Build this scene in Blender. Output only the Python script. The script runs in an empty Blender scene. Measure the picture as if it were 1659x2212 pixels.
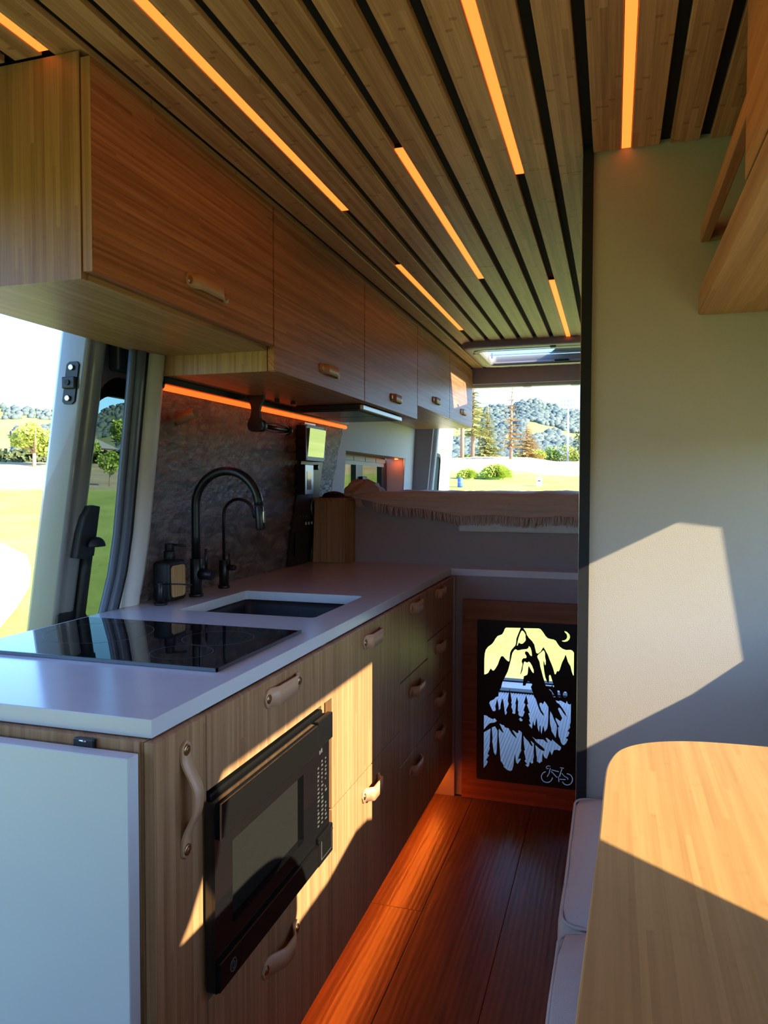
import bpy, bmesh, math, random
from mathutils import Vector, Matrix, noise, Euler

S = bpy.context.scene
COL = S.collection
random.seed(7)

# ---------------------------------------------------------------- camera
FPX = 1606.5
cam_d = bpy.data.cameras.new('camera')
cam = bpy.data.objects.new('camera', cam_d)
COL.objects.link(cam)
S.camera = cam
cam_d.sensor_fit = 'VERTICAL'
cam_d.sensor_height = 24.0
cam_d.lens = FPX / 2212 * 24.0
cam_d.clip_start = 0.02
cam_d.clip_end = 3000
yaw, pitch, roll = [math.radians(a) for a in (17.115, -2.011, 0.116)]
f_ = Vector((-math.sin(yaw) * math.cos(pitch), math.cos(yaw) * math.cos(pitch), math.sin(pitch)))
r_ = Vector((math.cos(yaw), math.sin(yaw), 0))
u_ = r_.cross(f_)
r2 = r_ * math.cos(roll) + u_ * math.sin(roll)
u2 = -r_ * math.sin(roll) + u_ * math.cos(roll)
cam.matrix_world = Matrix(((r2.x, u2.x, -f_.x, 0), (r2.y, u2.y, -f_.y, 0), (r2.z, u2.z, -f_.z, 1.247), (0, 0, 0, 1)))

# ---------------------------------------------------------------- world, sun, exposure
SUN = Vector((1.0, -0.25, 0.53)).normalized()
W = bpy.data.worlds.new('world')
S.world = W
W.use_nodes = True
wn = W.node_tree.nodes
wl = W.node_tree.links
bg = wn['Background']
sky = wn.new('ShaderNodeTexSky')
sky.sky_type = 'NISHITA'
sky.sun_disc = False
sky.sun_elevation = math.radians(27.2)
sky.sun_rotation = math.atan2(SUN.x, SUN.y)
sky.air_density = 1.0
sky.dust_density = 0.4
sky.ozone_density = 3.0
tint = wn.new('ShaderNodeMix')
tint.data_type = 'RGBA'
tint.blend_type = 'MULTIPLY'
tint.inputs[0].default_value = 1.0
tint.inputs[7].default_value = (0.77, 1.0, 1.30, 1)     # clear, strongly blue evening-side sky
wl.new(sky.outputs[0], tint.inputs[6])
wl.new(tint.outputs[2], bg.inputs['Color'])
bg.inputs['Strength'].default_value = 0.45
sun_d = bpy.data.lights.new('sun', 'SUN')
sun_d.energy = 14.5
sun_d.color = (1.0, 0.86, 0.62)
sun_d.angle = math.radians(0.6)
sun_o = bpy.data.objects.new('sun', sun_d)
COL.objects.link(sun_o)
sun_o.rotation_euler = SUN.to_track_quat('Z', 'Y').to_euler()
sun_o.location = (30, -8, 16)

vs = S.view_settings
S.display_settings.display_device = 'sRGB'
vs.view_transform = 'Standard'
vs.look = 'None'
vs.exposure = 0.55
vs.gamma = 1.0
vs.use_curve_mapping = False
cy = S.cycles
cy.use_denoising = True
cy.max_bounces = 8
cy.diffuse_bounces = 4
cy.glossy_bounces = 4
cy.transmission_bounces = 6
cy.transparent_max_bounces = 16
cy.caustics_reflective = False
cy.caustics_refractive = False
cy.sample_clamp_indirect = 5.0

# ---------------------------------------------------------------- helpers


def lin(r, g, b):
    def c(v):
        v /= 255.0
        return v / 12.92 if v <= 0.04045 else ((v + 0.055) / 1.055) ** 2.4
    return (c(r), c(g), c(b), 1.0)


def link(name, me, mat, parent=None):
    o = bpy.data.objects.new(name, me)
    COL.objects.link(o)
    mats = mat if isinstance(mat, (list, tuple)) else [mat]
    if len(me.materials) == 0:
        for m in mats:
            me.materials.append(m)
    if parent is not None:
        o.parent = parent
        o.matrix_parent_inverse = parent_inv(parent)
    return o


def parent_inv(p):
    m = Matrix.Identity(4)
    q = p
    chain = []
    while q is not None:
        chain.append(q)
        q = q.parent
    for q in reversed(chain):
        m = m @ (q.matrix_parent_inverse if q.parent else Matrix.Identity(4)) @ q.matrix_basis
    return m.inverted()


def tag(o, label=None, cat=None, group=None, kind=None):
    if label:
        o['label'] = label
    if cat:
        o['category'] = cat
    if group:
        o['group'] = group
    if kind:
        o['kind'] = kind
    return o


def thing(name, label, cat, loc=(0, 0, 0), group=None):
    o = bpy.data.objects.new(name, None)
    o.empty_display_size = 0.05
    COL.objects.link(o)
    o.location = loc
    return tag(o, label, cat, group)


def struct_empty(name, loc=(0, 0, 0)):
    o = bpy.data.objects.new(name, None)
    o.empty_display_size = 0.05
    COL.objects.link(o)
    o.location = loc
    o['kind'] = 'structure'
    return o


def mesh_of(name, verts, faces, smooth=False):
    me = bpy.data.meshes.new(name)
    me.from_pydata([tuple(v) for v in verts], [], faces)
    me.update()
    if smooth:
        for p in me.polygons:
            p.use_smooth = True
    return me


def from_bm(name, bm, smooth=False):
    bmesh.ops.recalc_face_normals(bm, faces=bm.faces[:])
    me = bpy.data.meshes.new(name)
    bm.to_mesh(me)
    bm.free()
    if smooth:
        for p in me.polygons:
            p.use_smooth = True
    return me


def bm_box(bm, x, y, z, bev=0.0, seg=2):
    vs_ = [bm.verts.new((x[i], y[j], z[k])) for i in (0, 1) for j in (0, 1) for k in (0, 1)]
    idx = [(0, 1, 3, 2), (4, 6, 7, 5), (0, 4, 5, 1), (2, 3, 7, 6), (0, 2, 6, 4), (1, 5, 7, 3)]
    fs = [bm.faces.new([vs_[i] for i in f]) for f in idx]
    if bev > 0:
        es = set(e for f in fs for e in f.edges)
        bmesh.ops.bevel(bm, geom=list(es), offset=bev, segments=seg, profile=0.5, affect='EDGES')


def box(name, x, y, z, mat, parent=None, bev=0.0, seg=2, smooth=False):
    bm = bmesh.new()
    bm_box(bm, x, y, z, bev, seg)
    return link(name, from_bm(name, bm, smooth), mat, parent)


def boxes(name, lst, mat, parent=None, bev=0.0):
    bm = bmesh.new()
    for b in lst:
        bm_box(bm, b[0], b[1], b[2], bev)
    return link(name, from_bm(name, bm), mat, parent)


def bm_tube(bm, path, rad, seg=12, cap=True):
    n = len(path)
    path = [Vector(p) for p in path]
    rr = rad if isinstance(rad, (list, tuple)) else [rad] * n
    rings = []
    prev = None
    for i, p in enumerate(path):
        if i == 0:
            t = path[1] - p
        elif i == n - 1:
            t = p - path[i - 1]
        else:
            t = (path[i + 1] - path[i - 1])
        t.normalize()
        if prev is None:
            a = Vector((0, 0, 1)) if abs(t.z) < 0.9 else Vector((1, 0, 0))
            nrm = t.cross(a).normalized()
        else:
            nrm = (prev - t * prev.dot(t))
            nrm.normalize()
        prev = nrm
        b = t.cross(nrm)
        rings.append([bm.verts.new(p + (nrm * math.cos(2 * math.pi * k / seg) + b * math.sin(2 * math.pi * k / seg)) * rr[i]) for k in range(seg)])
    for i in range(n - 1):
        for k in range(seg):
            f = bm.faces.new((rings[i][k], rings[i][(k + 1) % seg], rings[i + 1][(k + 1) % seg], rings[i + 1][k]))
            f.smooth = True
    if cap:
        bm.faces.new(list(reversed(rings[0])))
        bm.faces.new(rings[-1])


def tube(name, path, rad, mat, parent=None, seg=14):
    bm = bmesh.new()
    bm_tube(bm, path, rad, seg)
    return link(name, from_bm(name, bm), mat, parent)


def smooth_all(o):
    for p in o.data.polygons:
        p.use_smooth = True
    return o


def cyl(name, c, ax, r, l, mat, parent=None, seg=24, bev=0.0):
    """cylinder starting at c, along vector ax for length l"""
    ax = Vector(ax).normalized()
    c = Vector(c)
    if bev:
        p = [c, c + ax * bev, c + ax * (l - bev), c + ax * l]
        return tube(name, p, [r - bev, r, r, r - bev], mat, parent, seg)
    return tube(name, [c, c + ax * l], r, mat, parent, seg)


def rrect(x0, x1, y0, y1, r, n=6):
    pts = []
    for cx, cy_, a0 in ((x1 - r, y1 - r, 0), (x0 + r, y1 - r, 90), (x0 + r, y0 + r, 180), (x1 - r, y0 + r, 270)):
        for i in range(n + 1):
            a = math.radians(a0 + 90 * i / n)
            pts.append((cx + r * math.cos(a), cy_ + r * math.sin(a)))
    return pts


def plate(name, loops, fn, depth, mat, parent=None, bev=0.0):
    """flat plate from 2-D loops (outer + holes); fn maps (a, b, d) with d in [-1, 1] half depths to 3-D"""
    cu = bpy.data.curves.new(name, 'CURVE')
    cu.dimensions = '2D'
    cu.fill_mode = 'BOTH'
    cu.extrude = depth / 2
    cu.bevel_depth = bev
    cu.bevel_resolution = 1
    if bev:
        cu.extrude = depth / 2 - bev
        cu.offset = -bev
    for lp in loops:
        sp = cu.splines.new('POLY')
        sp.points.add(len(lp) - 1)
        for i, p in enumerate(lp):
            sp.points[i].co = (p[0], p[1], 0, 1)
        sp.use_cyclic_u = True
    tmp = bpy.data.objects.new('tmp', cu)
    COL.objects.link(tmp)
    dg = bpy.context.evaluated_depsgraph_get()
    me = bpy.data.meshes.new_from_object(tmp.evaluated_get(dg), depsgraph=dg)
    COL.objects.unlink(tmp)
    bpy.data.objects.remove(tmp)
    bpy.data.curves.remove(cu)
    for v in me.vertices:
        v.co = Vector(fn(v.co.x, v.co.y, v.co.z))
    me.name = name
    me.materials.clear()
    bm = bmesh.new()
    bm.from_mesh(me)
    bmesh.ops.remove_doubles(bm, verts=bm.verts[:], dist=1e-6)
    bmesh.ops.recalc_face_normals(bm, faces=bm.faces[:])
    bm.to_mesh(me)
    bm.free()
    for p in me.polygons:
        p.use_smooth = False
        p.material_index = 0
    return link(name, me, mat, parent)


def loft(name, loops, mat, parent=None, cap0=False, cap1=False, smooth=True):
    bm = bmesh.new()
    rs = [[bm.verts.new(p) for p in lp] for lp in loops]
    n = len(rs[0])
    for a, b in zip(rs[:-1], rs[1:]):
        for k in range(n):
            f = bm.faces.new((a[k], a[(k + 1) % n], b[(k + 1) % n], b[k]))
            f.smooth = smooth
    if cap0:
        bm.faces.new(list(reversed(rs[0])))
    if cap1:
        bm.faces.new(rs[-1])
    return link(name, from_bm(name, bm), mat, parent)


# ---------------------------------------------------------------- materials


def mat_new(name):
    m = bpy.data.materials.new(name)
    m.use_nodes = True
    nt = m.node_tree
    return m, nt, nt.nodes['Principled BSDF'], nt.nodes['Material Output']


def plain(name, col, rough=0.5, metal=0.0, spec=0.5, bump=0.0, bscale=200.0, var=0.0, vscale=8.0, coat=0.0):
    m, nt, b, out = mat_new(name)
    b.inputs['Base Color'].default_value = col
    b.inputs['Roughness'].default_value = rough
    b.inputs['Metallic'].default_value = metal
    b.inputs['Specular IOR Level'].default_value = spec
    b.inputs['Coat Weight'].default_value = coat
    tc = nt.nodes.new('ShaderNodeTexCoord')
    if var > 0:
        nz = nt.nodes.new('ShaderNodeTexNoise')
        nz.inputs['Scale'].default_value = vscale
        nz.inputs['Detail'].default_value = 4
        nt.links.new(tc.outputs['Object'], nz.inputs['Vector'])
        mx = nt.nodes.new('ShaderNodeMix')
        mx.data_type = 'RGBA'
        mx.inputs[6].default_value = tuple(c * (1 - var) for c in col[:3]) + (1,)
        mx.inputs[7].default_value = tuple(min(1, c * (1 + var)) for c in col[:3]) + (1,)
        nt.links.new(nz.outputs['Fac'], mx.inputs[0])
        nt.links.new(mx.outputs[2], b.inputs['Base Color'])
    if bump > 0:
        nz2 = nt.nodes.new('ShaderNodeTexNoise')
        nz2.inputs['Scale'].default_value = bscale
        nz2.inputs['Detail'].default_value = 3
        nt.links.new(tc.outputs['Object'], nz2.inputs['Vector'])
        bp = nt.nodes.new('ShaderNodeBump')
        bp.inputs['Strength'].default_value = bump
        bp.inputs['Distance'].default_value = 0.002
        nt.links.new(nz2.outputs['Fac'], bp.inputs['Height'])
        nt.links.new(bp.outputs['Normal'], b.inputs['Normal'])
    return m


def math_n(nt, op, a, b=None, c=None):
    n = nt.nodes.new('ShaderNodeMath')
    n.operation = op
    for i, v in enumerate((a, b, c)):
        if v is None:
            continue
        if isinstance(v, (int, float)):
            n.inputs[i].default_value = v
        else:
            nt.links.new(v, n.inputs[i])
    return n.outputs[0]


def bamboo(name, axis, base, strip=0.006, seg=0.55, contrast=0.28, rough=0.42, bump=0.06, knots=0.05):
    """laminated strip wood: axis is the grain direction (0 x, 1 y, 2 z)"""
    m, nt, b, out = mat_new(name)
    L = nt.links
    tc = nt.nodes.new('ShaderNodeTexCoord')
    sp = nt.nodes.new('ShaderNodeSeparateXYZ')
    L.new(tc.outputs['Object'], sp.inputs[0])
    g = sp.outputs[axis]
    o1, o2 = [sp.outputs[i] for i in range(3) if i != axis]
    cross = math_n(nt, 'ADD', o1, math_n(nt, 'MULTIPLY', o2, 0.97))
    cell = math_n(nt, 'FLOOR', math_n(nt, 'DIVIDE', cross, strip))
    w1 = nt.nodes.new('ShaderNodeTexWhiteNoise')
    w1.noise_dimensions = '1D'
    L.new(cell, w1.inputs['W'])
    gs = math_n(nt, 'DIVIDE', math_n(nt, 'ADD', g, math_n(nt, 'MULTIPLY', w1.outputs['Value'], 5.0)), seg)
    cb = nt.nodes.new('ShaderNodeCombineXYZ')
    L.new(cell, cb.inputs[0])
    L.new(math_n(nt, 'FLOOR', gs), cb.inputs[1])
    w2 = nt.nodes.new('ShaderNodeTexWhiteNoise')
    w2.noise_dimensions = '2D'
    L.new(cb.outputs[0], w2.inputs['Vector'])
    # fine stretched fibre
    mp = nt.nodes.new('ShaderNodeMapping')
    sc = [300.0, 300.0, 300.0]
    sc[axis] = 7.0
    mp.inputs['Scale'].default_value = sc
    L.new(tc.outputs['Object'], mp.inputs['Vector'])
    nz = nt.nodes.new('ShaderNodeTexNoise')
    nz.inputs['Scale'].default_value = 1.0
    nz.inputs['Detail'].default_value = 3
    L.new(mp.outputs[0], nz.inputs['Vector'])
    mp2 = nt.nodes.new('ShaderNodeMapping')
    sc2 = [40.0, 40.0, 40.0]
    sc2[axis] = 1.2
    mp2.inputs['Scale'].default_value = sc2
    L.new(tc.outputs['Object'], mp2.inputs['Vector'])
    nz2 = nt.nodes.new('ShaderNodeTexNoise')
    nz2.inputs['Scale'].default_value = 1.0
    nz2.inputs['Detail'].default_value = 2
    L.new(mp2.outputs[0], nz2.inputs['Vector'])
    v = math_n(nt, 'ADD', math_n(nt, 'MULTIPLY', w2.outputs['Value'], 0.36), math_n(nt, 'MULTIPLY', nz.outputs['Fac'], 0.62))
    v = math_n(nt, 'ADD', v, math_n(nt, 'MULTIPLY', nz2.outputs['Fac'], 0.35))
    # node bars of the bamboo
    fr = math_n(nt, 'FRACT', math_n(nt, 'DIVIDE', math_n(nt, 'ADD', g, math_n(nt, 'MULTIPLY', w1.outputs['Value'], 3.3)), 0.34))
    bar = math_n(nt, 'MULTIPLY', math_n(nt, 'LESS_THAN', fr, 0.022), knots)
    v = math_n(nt, 'SUBTRACT', v, bar)
    cr = nt.nodes.new('ShaderNodeMapRange')
    cr.inputs['From Min'].default_value = 0.33
    cr.inputs['From Max'].default_value = 0.98
    cr.inputs['To Min'].default_value = 1.0 - contrast * 1.25
    cr.inputs['To Max'].default_value = 1.0 + contrast * 0.75
    L.new(v, cr.inputs['Value'])
    hs = nt.nodes.new('ShaderNodeMix')
    hs.data_type = 'RGBA'
    hs.blend_type = 'MULTIPLY'
    hs.inputs[0].default_value = 1.0
    hs.inputs[6].default_value = base
    cc = nt.nodes.new('ShaderNodeCombineColor')
    p = cr.outputs[0]
    L.new(p, cc.inputs[0])
    L.new(math_n(nt, 'POWER', p, 1.25), cc.inputs[1])
    L.new(math_n(nt, 'POWER', p, 1.5), cc.inputs[2])
    L.new(cc.outputs[0], hs.inputs[7])
    L.new(hs.outputs[2], b.inputs['Base Color'])
    b.inputs['Roughness'].default_value = rough
    b.inputs['Specular IOR Level'].default_value = 0.4
    bp = nt.nodes.new('ShaderNodeBump')
    bp.inputs['Strength'].default_value = bump
    bp.inputs['Distance'].default_value = 0.001
    L.new(v, bp.inputs['Height'])
    L.new(bp.outputs[0], b.inputs['Normal'])
    return m


def emis(name, col, strength):
    m, nt, b, out = mat_new(name)
    b.inputs['Base Color'].default_value = (0.02, 0.02, 0.02, 1)
    b.inputs['Emission Color'].default_value = col
    b.inputs['Emission Strength'].default_value = strength
    return m


def glass_pane(name, tint, refl=0.06, rough=0.0):
    m, nt, b, out = mat_new(name)
    nt.nodes.remove(b)
    tr = nt.nodes.new('ShaderNodeBsdfTransparent')
    tr.inputs[0].default_value = tint
    gl = nt.nodes.new('ShaderNodeBsdfGlossy')
    gl.inputs['Roughness'].default_value = rough
    mx = nt.nodes.new('ShaderNodeMixShader')
    mx.inputs[0].default_value = refl
    nt.links.new(tr.outputs[0], mx.inputs[1])
    nt.links.new(gl.outputs[0], mx.inputs[2])
    nt.links.new(mx.outputs[0], out.inputs[0])
    return m


BAM = (0.37, 0.198, 0.092, 1)
M = {}
M['bam_x'] = bamboo('bamboo_grain_x', 0, BAM)
M['bam_under'] = bamboo('bamboo_daylit_underside', 1, (0.40, 0.20, 0.088, 1), strip=0.006, contrast=0.34)  # same bamboo as the doors, lightened for daylight reaching the undersides
M['bam_y'] = bamboo('bamboo_grain_y', 1, (0.41, 0.170, 0.080, 1), strip=0.006, contrast=0.42)  # redder copy of the bamboo, carries the orange light strips' tint
M['bam_z'] = bamboo('bamboo_grain_z', 2, BAM, strip=0.0075)
M['bam_slat'] = bamboo('bamboo_slat', 1, (0.60, 0.305, 0.155, 1), strip=0.012, seg=0.8, contrast=0.34, knots=0.3)
M['bam_table'] = bamboo('bamboo_table', 1, (0.44, 0.235, 0.080, 1), strip=0.0065, seg=0.6, contrast=0.16, rough=0.35, knots=0.1)
M['bam_shelf'] = bamboo('bamboo_shelf', 1, (0.46, 0.215, 0.095, 1), strip=0.009, contrast=0.25)
M['bam_dark'] = bamboo('bamboo_dark', 0, (0.20, 0.10, 0.055, 1), contrast=0.2)  # darker bamboo for the overhead cabinet body panels
M['bam_door'] = bamboo('dark_oiled_wood', 0, (0.25, 0.085, 0.04, 1), strip=0.012, contrast=0.3, rough=0.35)
M['quartz'] = plain('white_quartz', (0.57, 0.575, 0.605, 1), 0.15, var=0.06, vscale=14)
M['white_leaf'] = plain('white_laminate', (0.62, 0.63, 0.65, 1), 0.3, var=0.02)
M['wall'] = plain('greige_wall_fabric', (0.42, 0.36, 0.30, 1), 0.8, bump=0.25, bscale=500, var=0.03)
M['wall_white'] = plain('white_wall_panel', (0.68, 0.67, 0.63, 1), 0.7, bump=0.1, bscale=300)
M['mauve'] = plain('grey_fabric_panel', (0.33, 0.29, 0.29, 1), 0.85, bump=0.3, bscale=700, var=0.04)
M['black'] = plain('matte_black', (0.007, 0.008, 0.011, 1), 0.45, bump=0.03, spec=0.3)
M['black_gap'] = plain('black_backing', (0.006, 0.006, 0.007, 1), 0.9)
M['black_sat'] = plain('satin_black_metal', (0.006, 0.007, 0.010, 1), 0.34, metal=0.0, spec=0.4)
M['black_gloss'] = plain('black_glass', (0.006, 0.006, 0.007, 1), 0.03, spec=0.6)
M['micro_black'] = plain('black_steel', (0.006, 0.006, 0.006, 1), 0.3, spec=0.14)
M['chrome'] = plain('polished_metal', (0.62, 0.60, 0.58, 1), 0.2, metal=1.0)
M['brass'] = plain('aged_brass', (0.45, 0.30, 0.14, 1), 0.3, metal=1.0)
M['leather'] = plain('tan_leather', (0.52, 0.30, 0.17, 1), 0.42, bump=0.15, bscale=400, var=0.08, vscale=30)
M['van_paint'] = plain('grey_van_paint', (0.20, 0.20, 0.21, 1), 0.3, coat=0.5)
M['van_dark'] = plain('dark_seal_rubber', (0.10, 0.125, 0.19, 1), 0.38)
M['plastic_black'] = plain('black_plastic', (0.014, 0.016, 0.022, 1), 0.5, bump=0.12, bscale=600)
M['white_paint'] = plain('white_van_paint', (0.80, 0.80, 0.78, 1), 0.3)
M['cream'] = plain('cream_plastic', (0.55, 0.52, 0.40, 1), 0.5)
M['sky_frame'] = plain('grey_plastic_trim', (0.36, 0.33, 0.33, 1), 0.5)
M['sink'] = plain('black_composite', (0.008, 0.009, 0.013, 1), 0.45, bump=0.25, bscale=900, spec=0.35)
M['cushion'] = plain('grey_canvas', (0.47, 0.44, 0.43, 1), 0.9, bump=0.6, bscale=900, var=0.04, vscale=40)
M['blanket'] = plain('beige_cotton', (0.52, 0.40, 0.35, 1), 0.95, bump=0.4, bscale=500, var=0.08, vscale=60)
M['mattress'] = plain('pale_quilted_ticking', (0.58, 0.62, 0.63, 1), 0.9, bump=0.5, bscale=120, var=0.12, vscale=110)
M['led'] = emis('orange_led_diffuser', (1.0, 0.145, 0.020, 1), 2.1)
M['led_bar'] = emis('orange_led_bar', (1.0, 0.09, 0.010, 1), 1.8)
M['led_toe'] = emis('orange_led_toe', (1.0, 0.17, 0.014, 1), 20.0)
M['glass_tint'] = glass_pane('tinted_glass', (0.38, 0.44, 0.41, 1), 0.05)
M['glass_mid'] = glass_pane('light_tint_glass', (0.42, 0.44, 0.36, 1), 0.05)
M['glass_clear'] = glass_pane('clear_glass', (0.92, 0.94, 0.93, 1), 0.04)
M['screen_glass'] = plain('glossy_screen', (0.05, 0.05, 0.045, 1), 0.02, spec=1.0)
M['grey_plastic'] = plain('grey_bezel', (0.16, 0.17, 0.19, 1), 0.4)
M['steel'] = plain('brushed_steel', (0.42, 0.42, 0.42, 1), 0.35, metal=0.8)
M['legend'] = plain('pale_print', (0.07, 0.07, 0.07, 1), 0.5)
M['ring'] = plain('grey_print', (0.10, 0.10, 0.11, 1), 0.3)
M['rib_blue'] = plain('ribbed_mat', (0.68, 0.72, 0.80, 1), 0.55)


def stone_mat():
    m, nt, b, out = mat_new('slate_veneer')
    L = nt.links
    tc = nt.nodes.new('ShaderNodeTexCoord')
    mp = nt.nodes.new('ShaderNodeMapping')
    mp.inputs['Scale'].default_value = (1, 1, 2.6)
    L.new(tc.outputs['Object'], mp.inputs[0])
    n1 = nt.nodes.new('ShaderNodeTexNoise')
    n1.inputs['Scale'].default_value = 9
    n1.inputs['Detail'].default_value = 8
    n1.inputs['Distortion'].default_value = 1.2
    L.new(mp.outputs[0], n1.inputs['Vector'])
    cr = nt.nodes.new('ShaderNodeValToRGB')
    cr.color_ramp.elements[0].position = 0.3
    cr.color_ramp.elements[0].color = (0.045, 0.036, 0.034, 1)
    cr.color_ramp.elements[1].position = 0.75
    cr.color_ramp.elements[1].color = (0.36, 0.30, 0.26, 1)
    L.new(n1.outputs['Fac'], cr.inputs[0])
    L.new(cr.outputs[0], b.inputs['Base Color'])
    b.inputs['Roughness'].default_value = 0.27
    b.inputs['Specular IOR Level'].default_value = 0.8
    b.inputs['Coat Weight'].default_value = 0.5
    b.inputs['Coat Roughness'].default_value = 0.18
    n2 = nt.nodes.new('ShaderNodeTexNoise')
    n2.inputs['Scale'].default_value = 30
    n2.inputs['Detail'].default_value = 9
    n2.inputs['Roughness'].default_value = 0.65
    n2.inputs['Distortion'].default_value = 1.5
    L.new(mp.outputs[0], n2.inputs['Vector'])
    bp = nt.nodes.new('ShaderNodeBump')
    bp.inputs['Strength'].default_value = 1.0
    bp.inputs['Distance'].default_value = 0.022
    L.new(n2.outputs['Fac'], bp.inputs['Height'])
    L.new(bp.outputs[0], b.inputs['Normal'])
    L.new(bp.outputs[0], b.inputs['Coat Normal'])
    return m


def floor_mat():
    m, nt, b, out = mat_new('red_brown_vinyl_plank')
    L = nt.links
    tc = nt.nodes.new('ShaderNodeTexCoord')
    oi = nt.nodes.new('ShaderNodeObjectInfo')
    mp = nt.nodes.new('ShaderNodeMapping')
    mp.inputs['Scale'].default_value = (17, 1.7, 1)
    L.new(tc.outputs['Object'], mp.inputs[0])
    off = nt.nodes.new('ShaderNodeCombineXYZ')
    L.new(math_n(nt, 'MULTIPLY', oi.outputs['Random'], 40.0), off.inputs[1])
    L.new(off.outputs[0], mp.inputs['Location'])
    n1 = nt.nodes.new('ShaderNodeTexNoise')
    n1.inputs['Scale'].default_value = 1.0
    n1.inputs['Detail'].default_value = 6
    n1.inputs['Distortion'].default_value = 2.2
    L.new(mp.outputs[0], n1.inputs['Vector'])
    wv = nt.nodes.new('ShaderNodeTexWave')
    wv.bands_direction = 'X'
    wv.inputs['Scale'].default_value = 1.1
    wv.inputs['Distortion'].default_value = 7.0
    wv.inputs['Detail'].default_value = 3
    wv.inputs['Detail Scale'].default_value = 0.9
    L.new(mp.outputs[0], wv.inputs['Vector'])
    mixv = math_n(nt, 'ADD', math_n(nt, 'MULTIPLY', n1.outputs['Fac'], 0.82), math_n(nt, 'MULTIPLY', wv.outputs['Fac'], 0.18))
    cr = nt.nodes.new('ShaderNodeValToRGB')
    cr.color_ramp.elements[0].position = 0.2
    cr.color_ramp.elements[0].color = (0.050, 0.026, 0.019, 1)
    cr.color_ramp.elements[1].position = 0.85
    cr.color_ramp.elements[1].color = (0.175, 0.088, 0.055, 1)
    L.new(mixv, cr.inputs[0])
    L.new(cr.outputs[0], b.inputs['Base Color'])
    b.inputs['Roughness'].default_value = 0.34
    b.inputs['Specular IOR Level'].default_value = 0.5
    bp = nt.nodes.new('ShaderNodeBump')
    bp.inputs['Strength'].default_value = 0.45
    bp.inputs['Distance'].default_value = 0.003
    L.new(mixv, bp.inputs['Height'])
    L.new(bp.outputs[0], b.inputs['Normal'])
    return m


def ground_mat():
    m, nt, b, out = mat_new('lawn_and_bank')
    L = nt.links
    tc = nt.nodes.new('ShaderNodeTexCoord')
    n1 = nt.nodes.new('ShaderNodeTexNoise')
    n1.inputs['Scale'].default_value = 0.55
    n1.inputs['Detail'].default_value = 6
    L.new(tc.outputs['Object'], n1.inputs['Vector'])
    n2 = nt.nodes.new('ShaderNodeTexNoise')
    n2.inputs['Scale'].default_value = 14.0
    n2.inputs['Detail'].default_value = 4
    L.new(tc.outputs['Object'], n2.inputs['Vector'])
    v = math_n(nt, 'ADD', math_n(nt, 'MULTIPLY', n1.outputs['Fac'], 0.6), math_n(nt, 'MULTIPLY', n2.outputs['Fac'], 0.4))
    cr = nt.nodes.new('ShaderNodeValToRGB')
    cr.color_ramp.elements[0].position = 0.38
    cr.color_ramp.elements[0].color = (0.22, 0.30, 0.060, 1)
    cr.color_ramp.elements[1].position = 0.62
    cr.color_ramp.elements[1].color = (0.37, 0.42, 0.12, 1)
    L.new(v, cr.inputs[0])
    a1 = nt.nodes.new('ShaderNodeAttribute')
    a1.attribute_name = 'dirt'
    mx = nt.nodes.new('ShaderNodeMix')
    mx.data_type = 'RGBA'
    L.new(a1.outputs['Fac'], mx.inputs[0])
    L.new(cr.outputs[0], mx.inputs[6])
    cr2 = nt.nodes.new('ShaderNodeValToRGB')
    cr2.color_ramp.elements[0].position = 0.3
    cr2.color_ramp.elements[0].color = (0.30, 0.22, 0.14, 1)
    cr2.color_ramp.elements[1].position = 0.6
    cr2.color_ramp.elements[1].color = (0.48, 0.39, 0.25, 1)
    L.new(v, cr2.inputs[0])
    L.new(cr2.outputs[0], mx.inputs[7])
    L.new(mx.outputs[2], b.inputs['Base Color'])
    b.inputs['Roughness'].default_value = 0.95
    b.inputs['Specular IOR Level'].default_value = 0.1
    return m


def leaf_mat(name, c1, c2, scale=1.2):
    m, nt, b, out = mat_new(name)
    tc = nt.nodes.new('ShaderNodeTexCoord')
    n1 = nt.nodes.new('ShaderNodeTexNoise')
    n1.inputs['Scale'].default_value = scale
    n1.inputs['Detail'].default_value = 5
    nt.links.new(tc.outputs['Object'], n1.inputs['Vector'])
    cr = nt.nodes.new('ShaderNodeValToRGB')
    cr.color_ramp.elements[0].position = 0.35
    cr.color_ramp.elements[0].color = c1
    cr.color_ramp.elements[1].position = 0.65
    cr.color_ramp.elements[1].color = c2
    nt.links.new(n1.outputs['Fac'], cr.inputs[0])
    nt.links.new(cr.outputs[0], b.inputs['Base Color'])
    b.inputs['Roughness'].default_value = 0.8
    b.inputs['Specular IOR Level'].default_value = 0.15
    return m


M['stone'] = stone_mat()
M['floor'] = floor_mat()
M['ground'] = ground_mat()
M['conifer'] = leaf_mat('conifer_needles', (0.28, 0.32, 0.12, 1), (0.50, 0.48, 0.20, 1))
M['rust'] = leaf_mat('rusty_needles', (0.42, 0.30, 0.14, 1), (0.55, 0.42, 0.18, 1))
M['leaf'] = leaf_mat('bright_leaves', (0.34, 0.42, 0.06, 1), (0.55, 0.60, 0.13, 1))
M['leaf_mid'] = leaf_mat('green_leaves', (0.20, 0.30, 0.05, 1), (0.38, 0.46, 0.12, 1))
M['leaf_dark'] = leaf_mat('dark_hedge_leaves', (0.05, 0.07, 0.03, 1), (0.12, 0.15, 0.07, 1))
M['bark'] = plain('bark', (0.33, 0.22, 0.16, 1), 0.9, bump=0.5, bscale=20, var=0.2)
M['woods'] = leaf_mat('hazed_woodland', (0.080, 0.115, 0.115, 1), (0.120, 0.150, 0.130, 1), 0.05)  # blue-grey distance haze is mixed into the leaf colours
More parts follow.
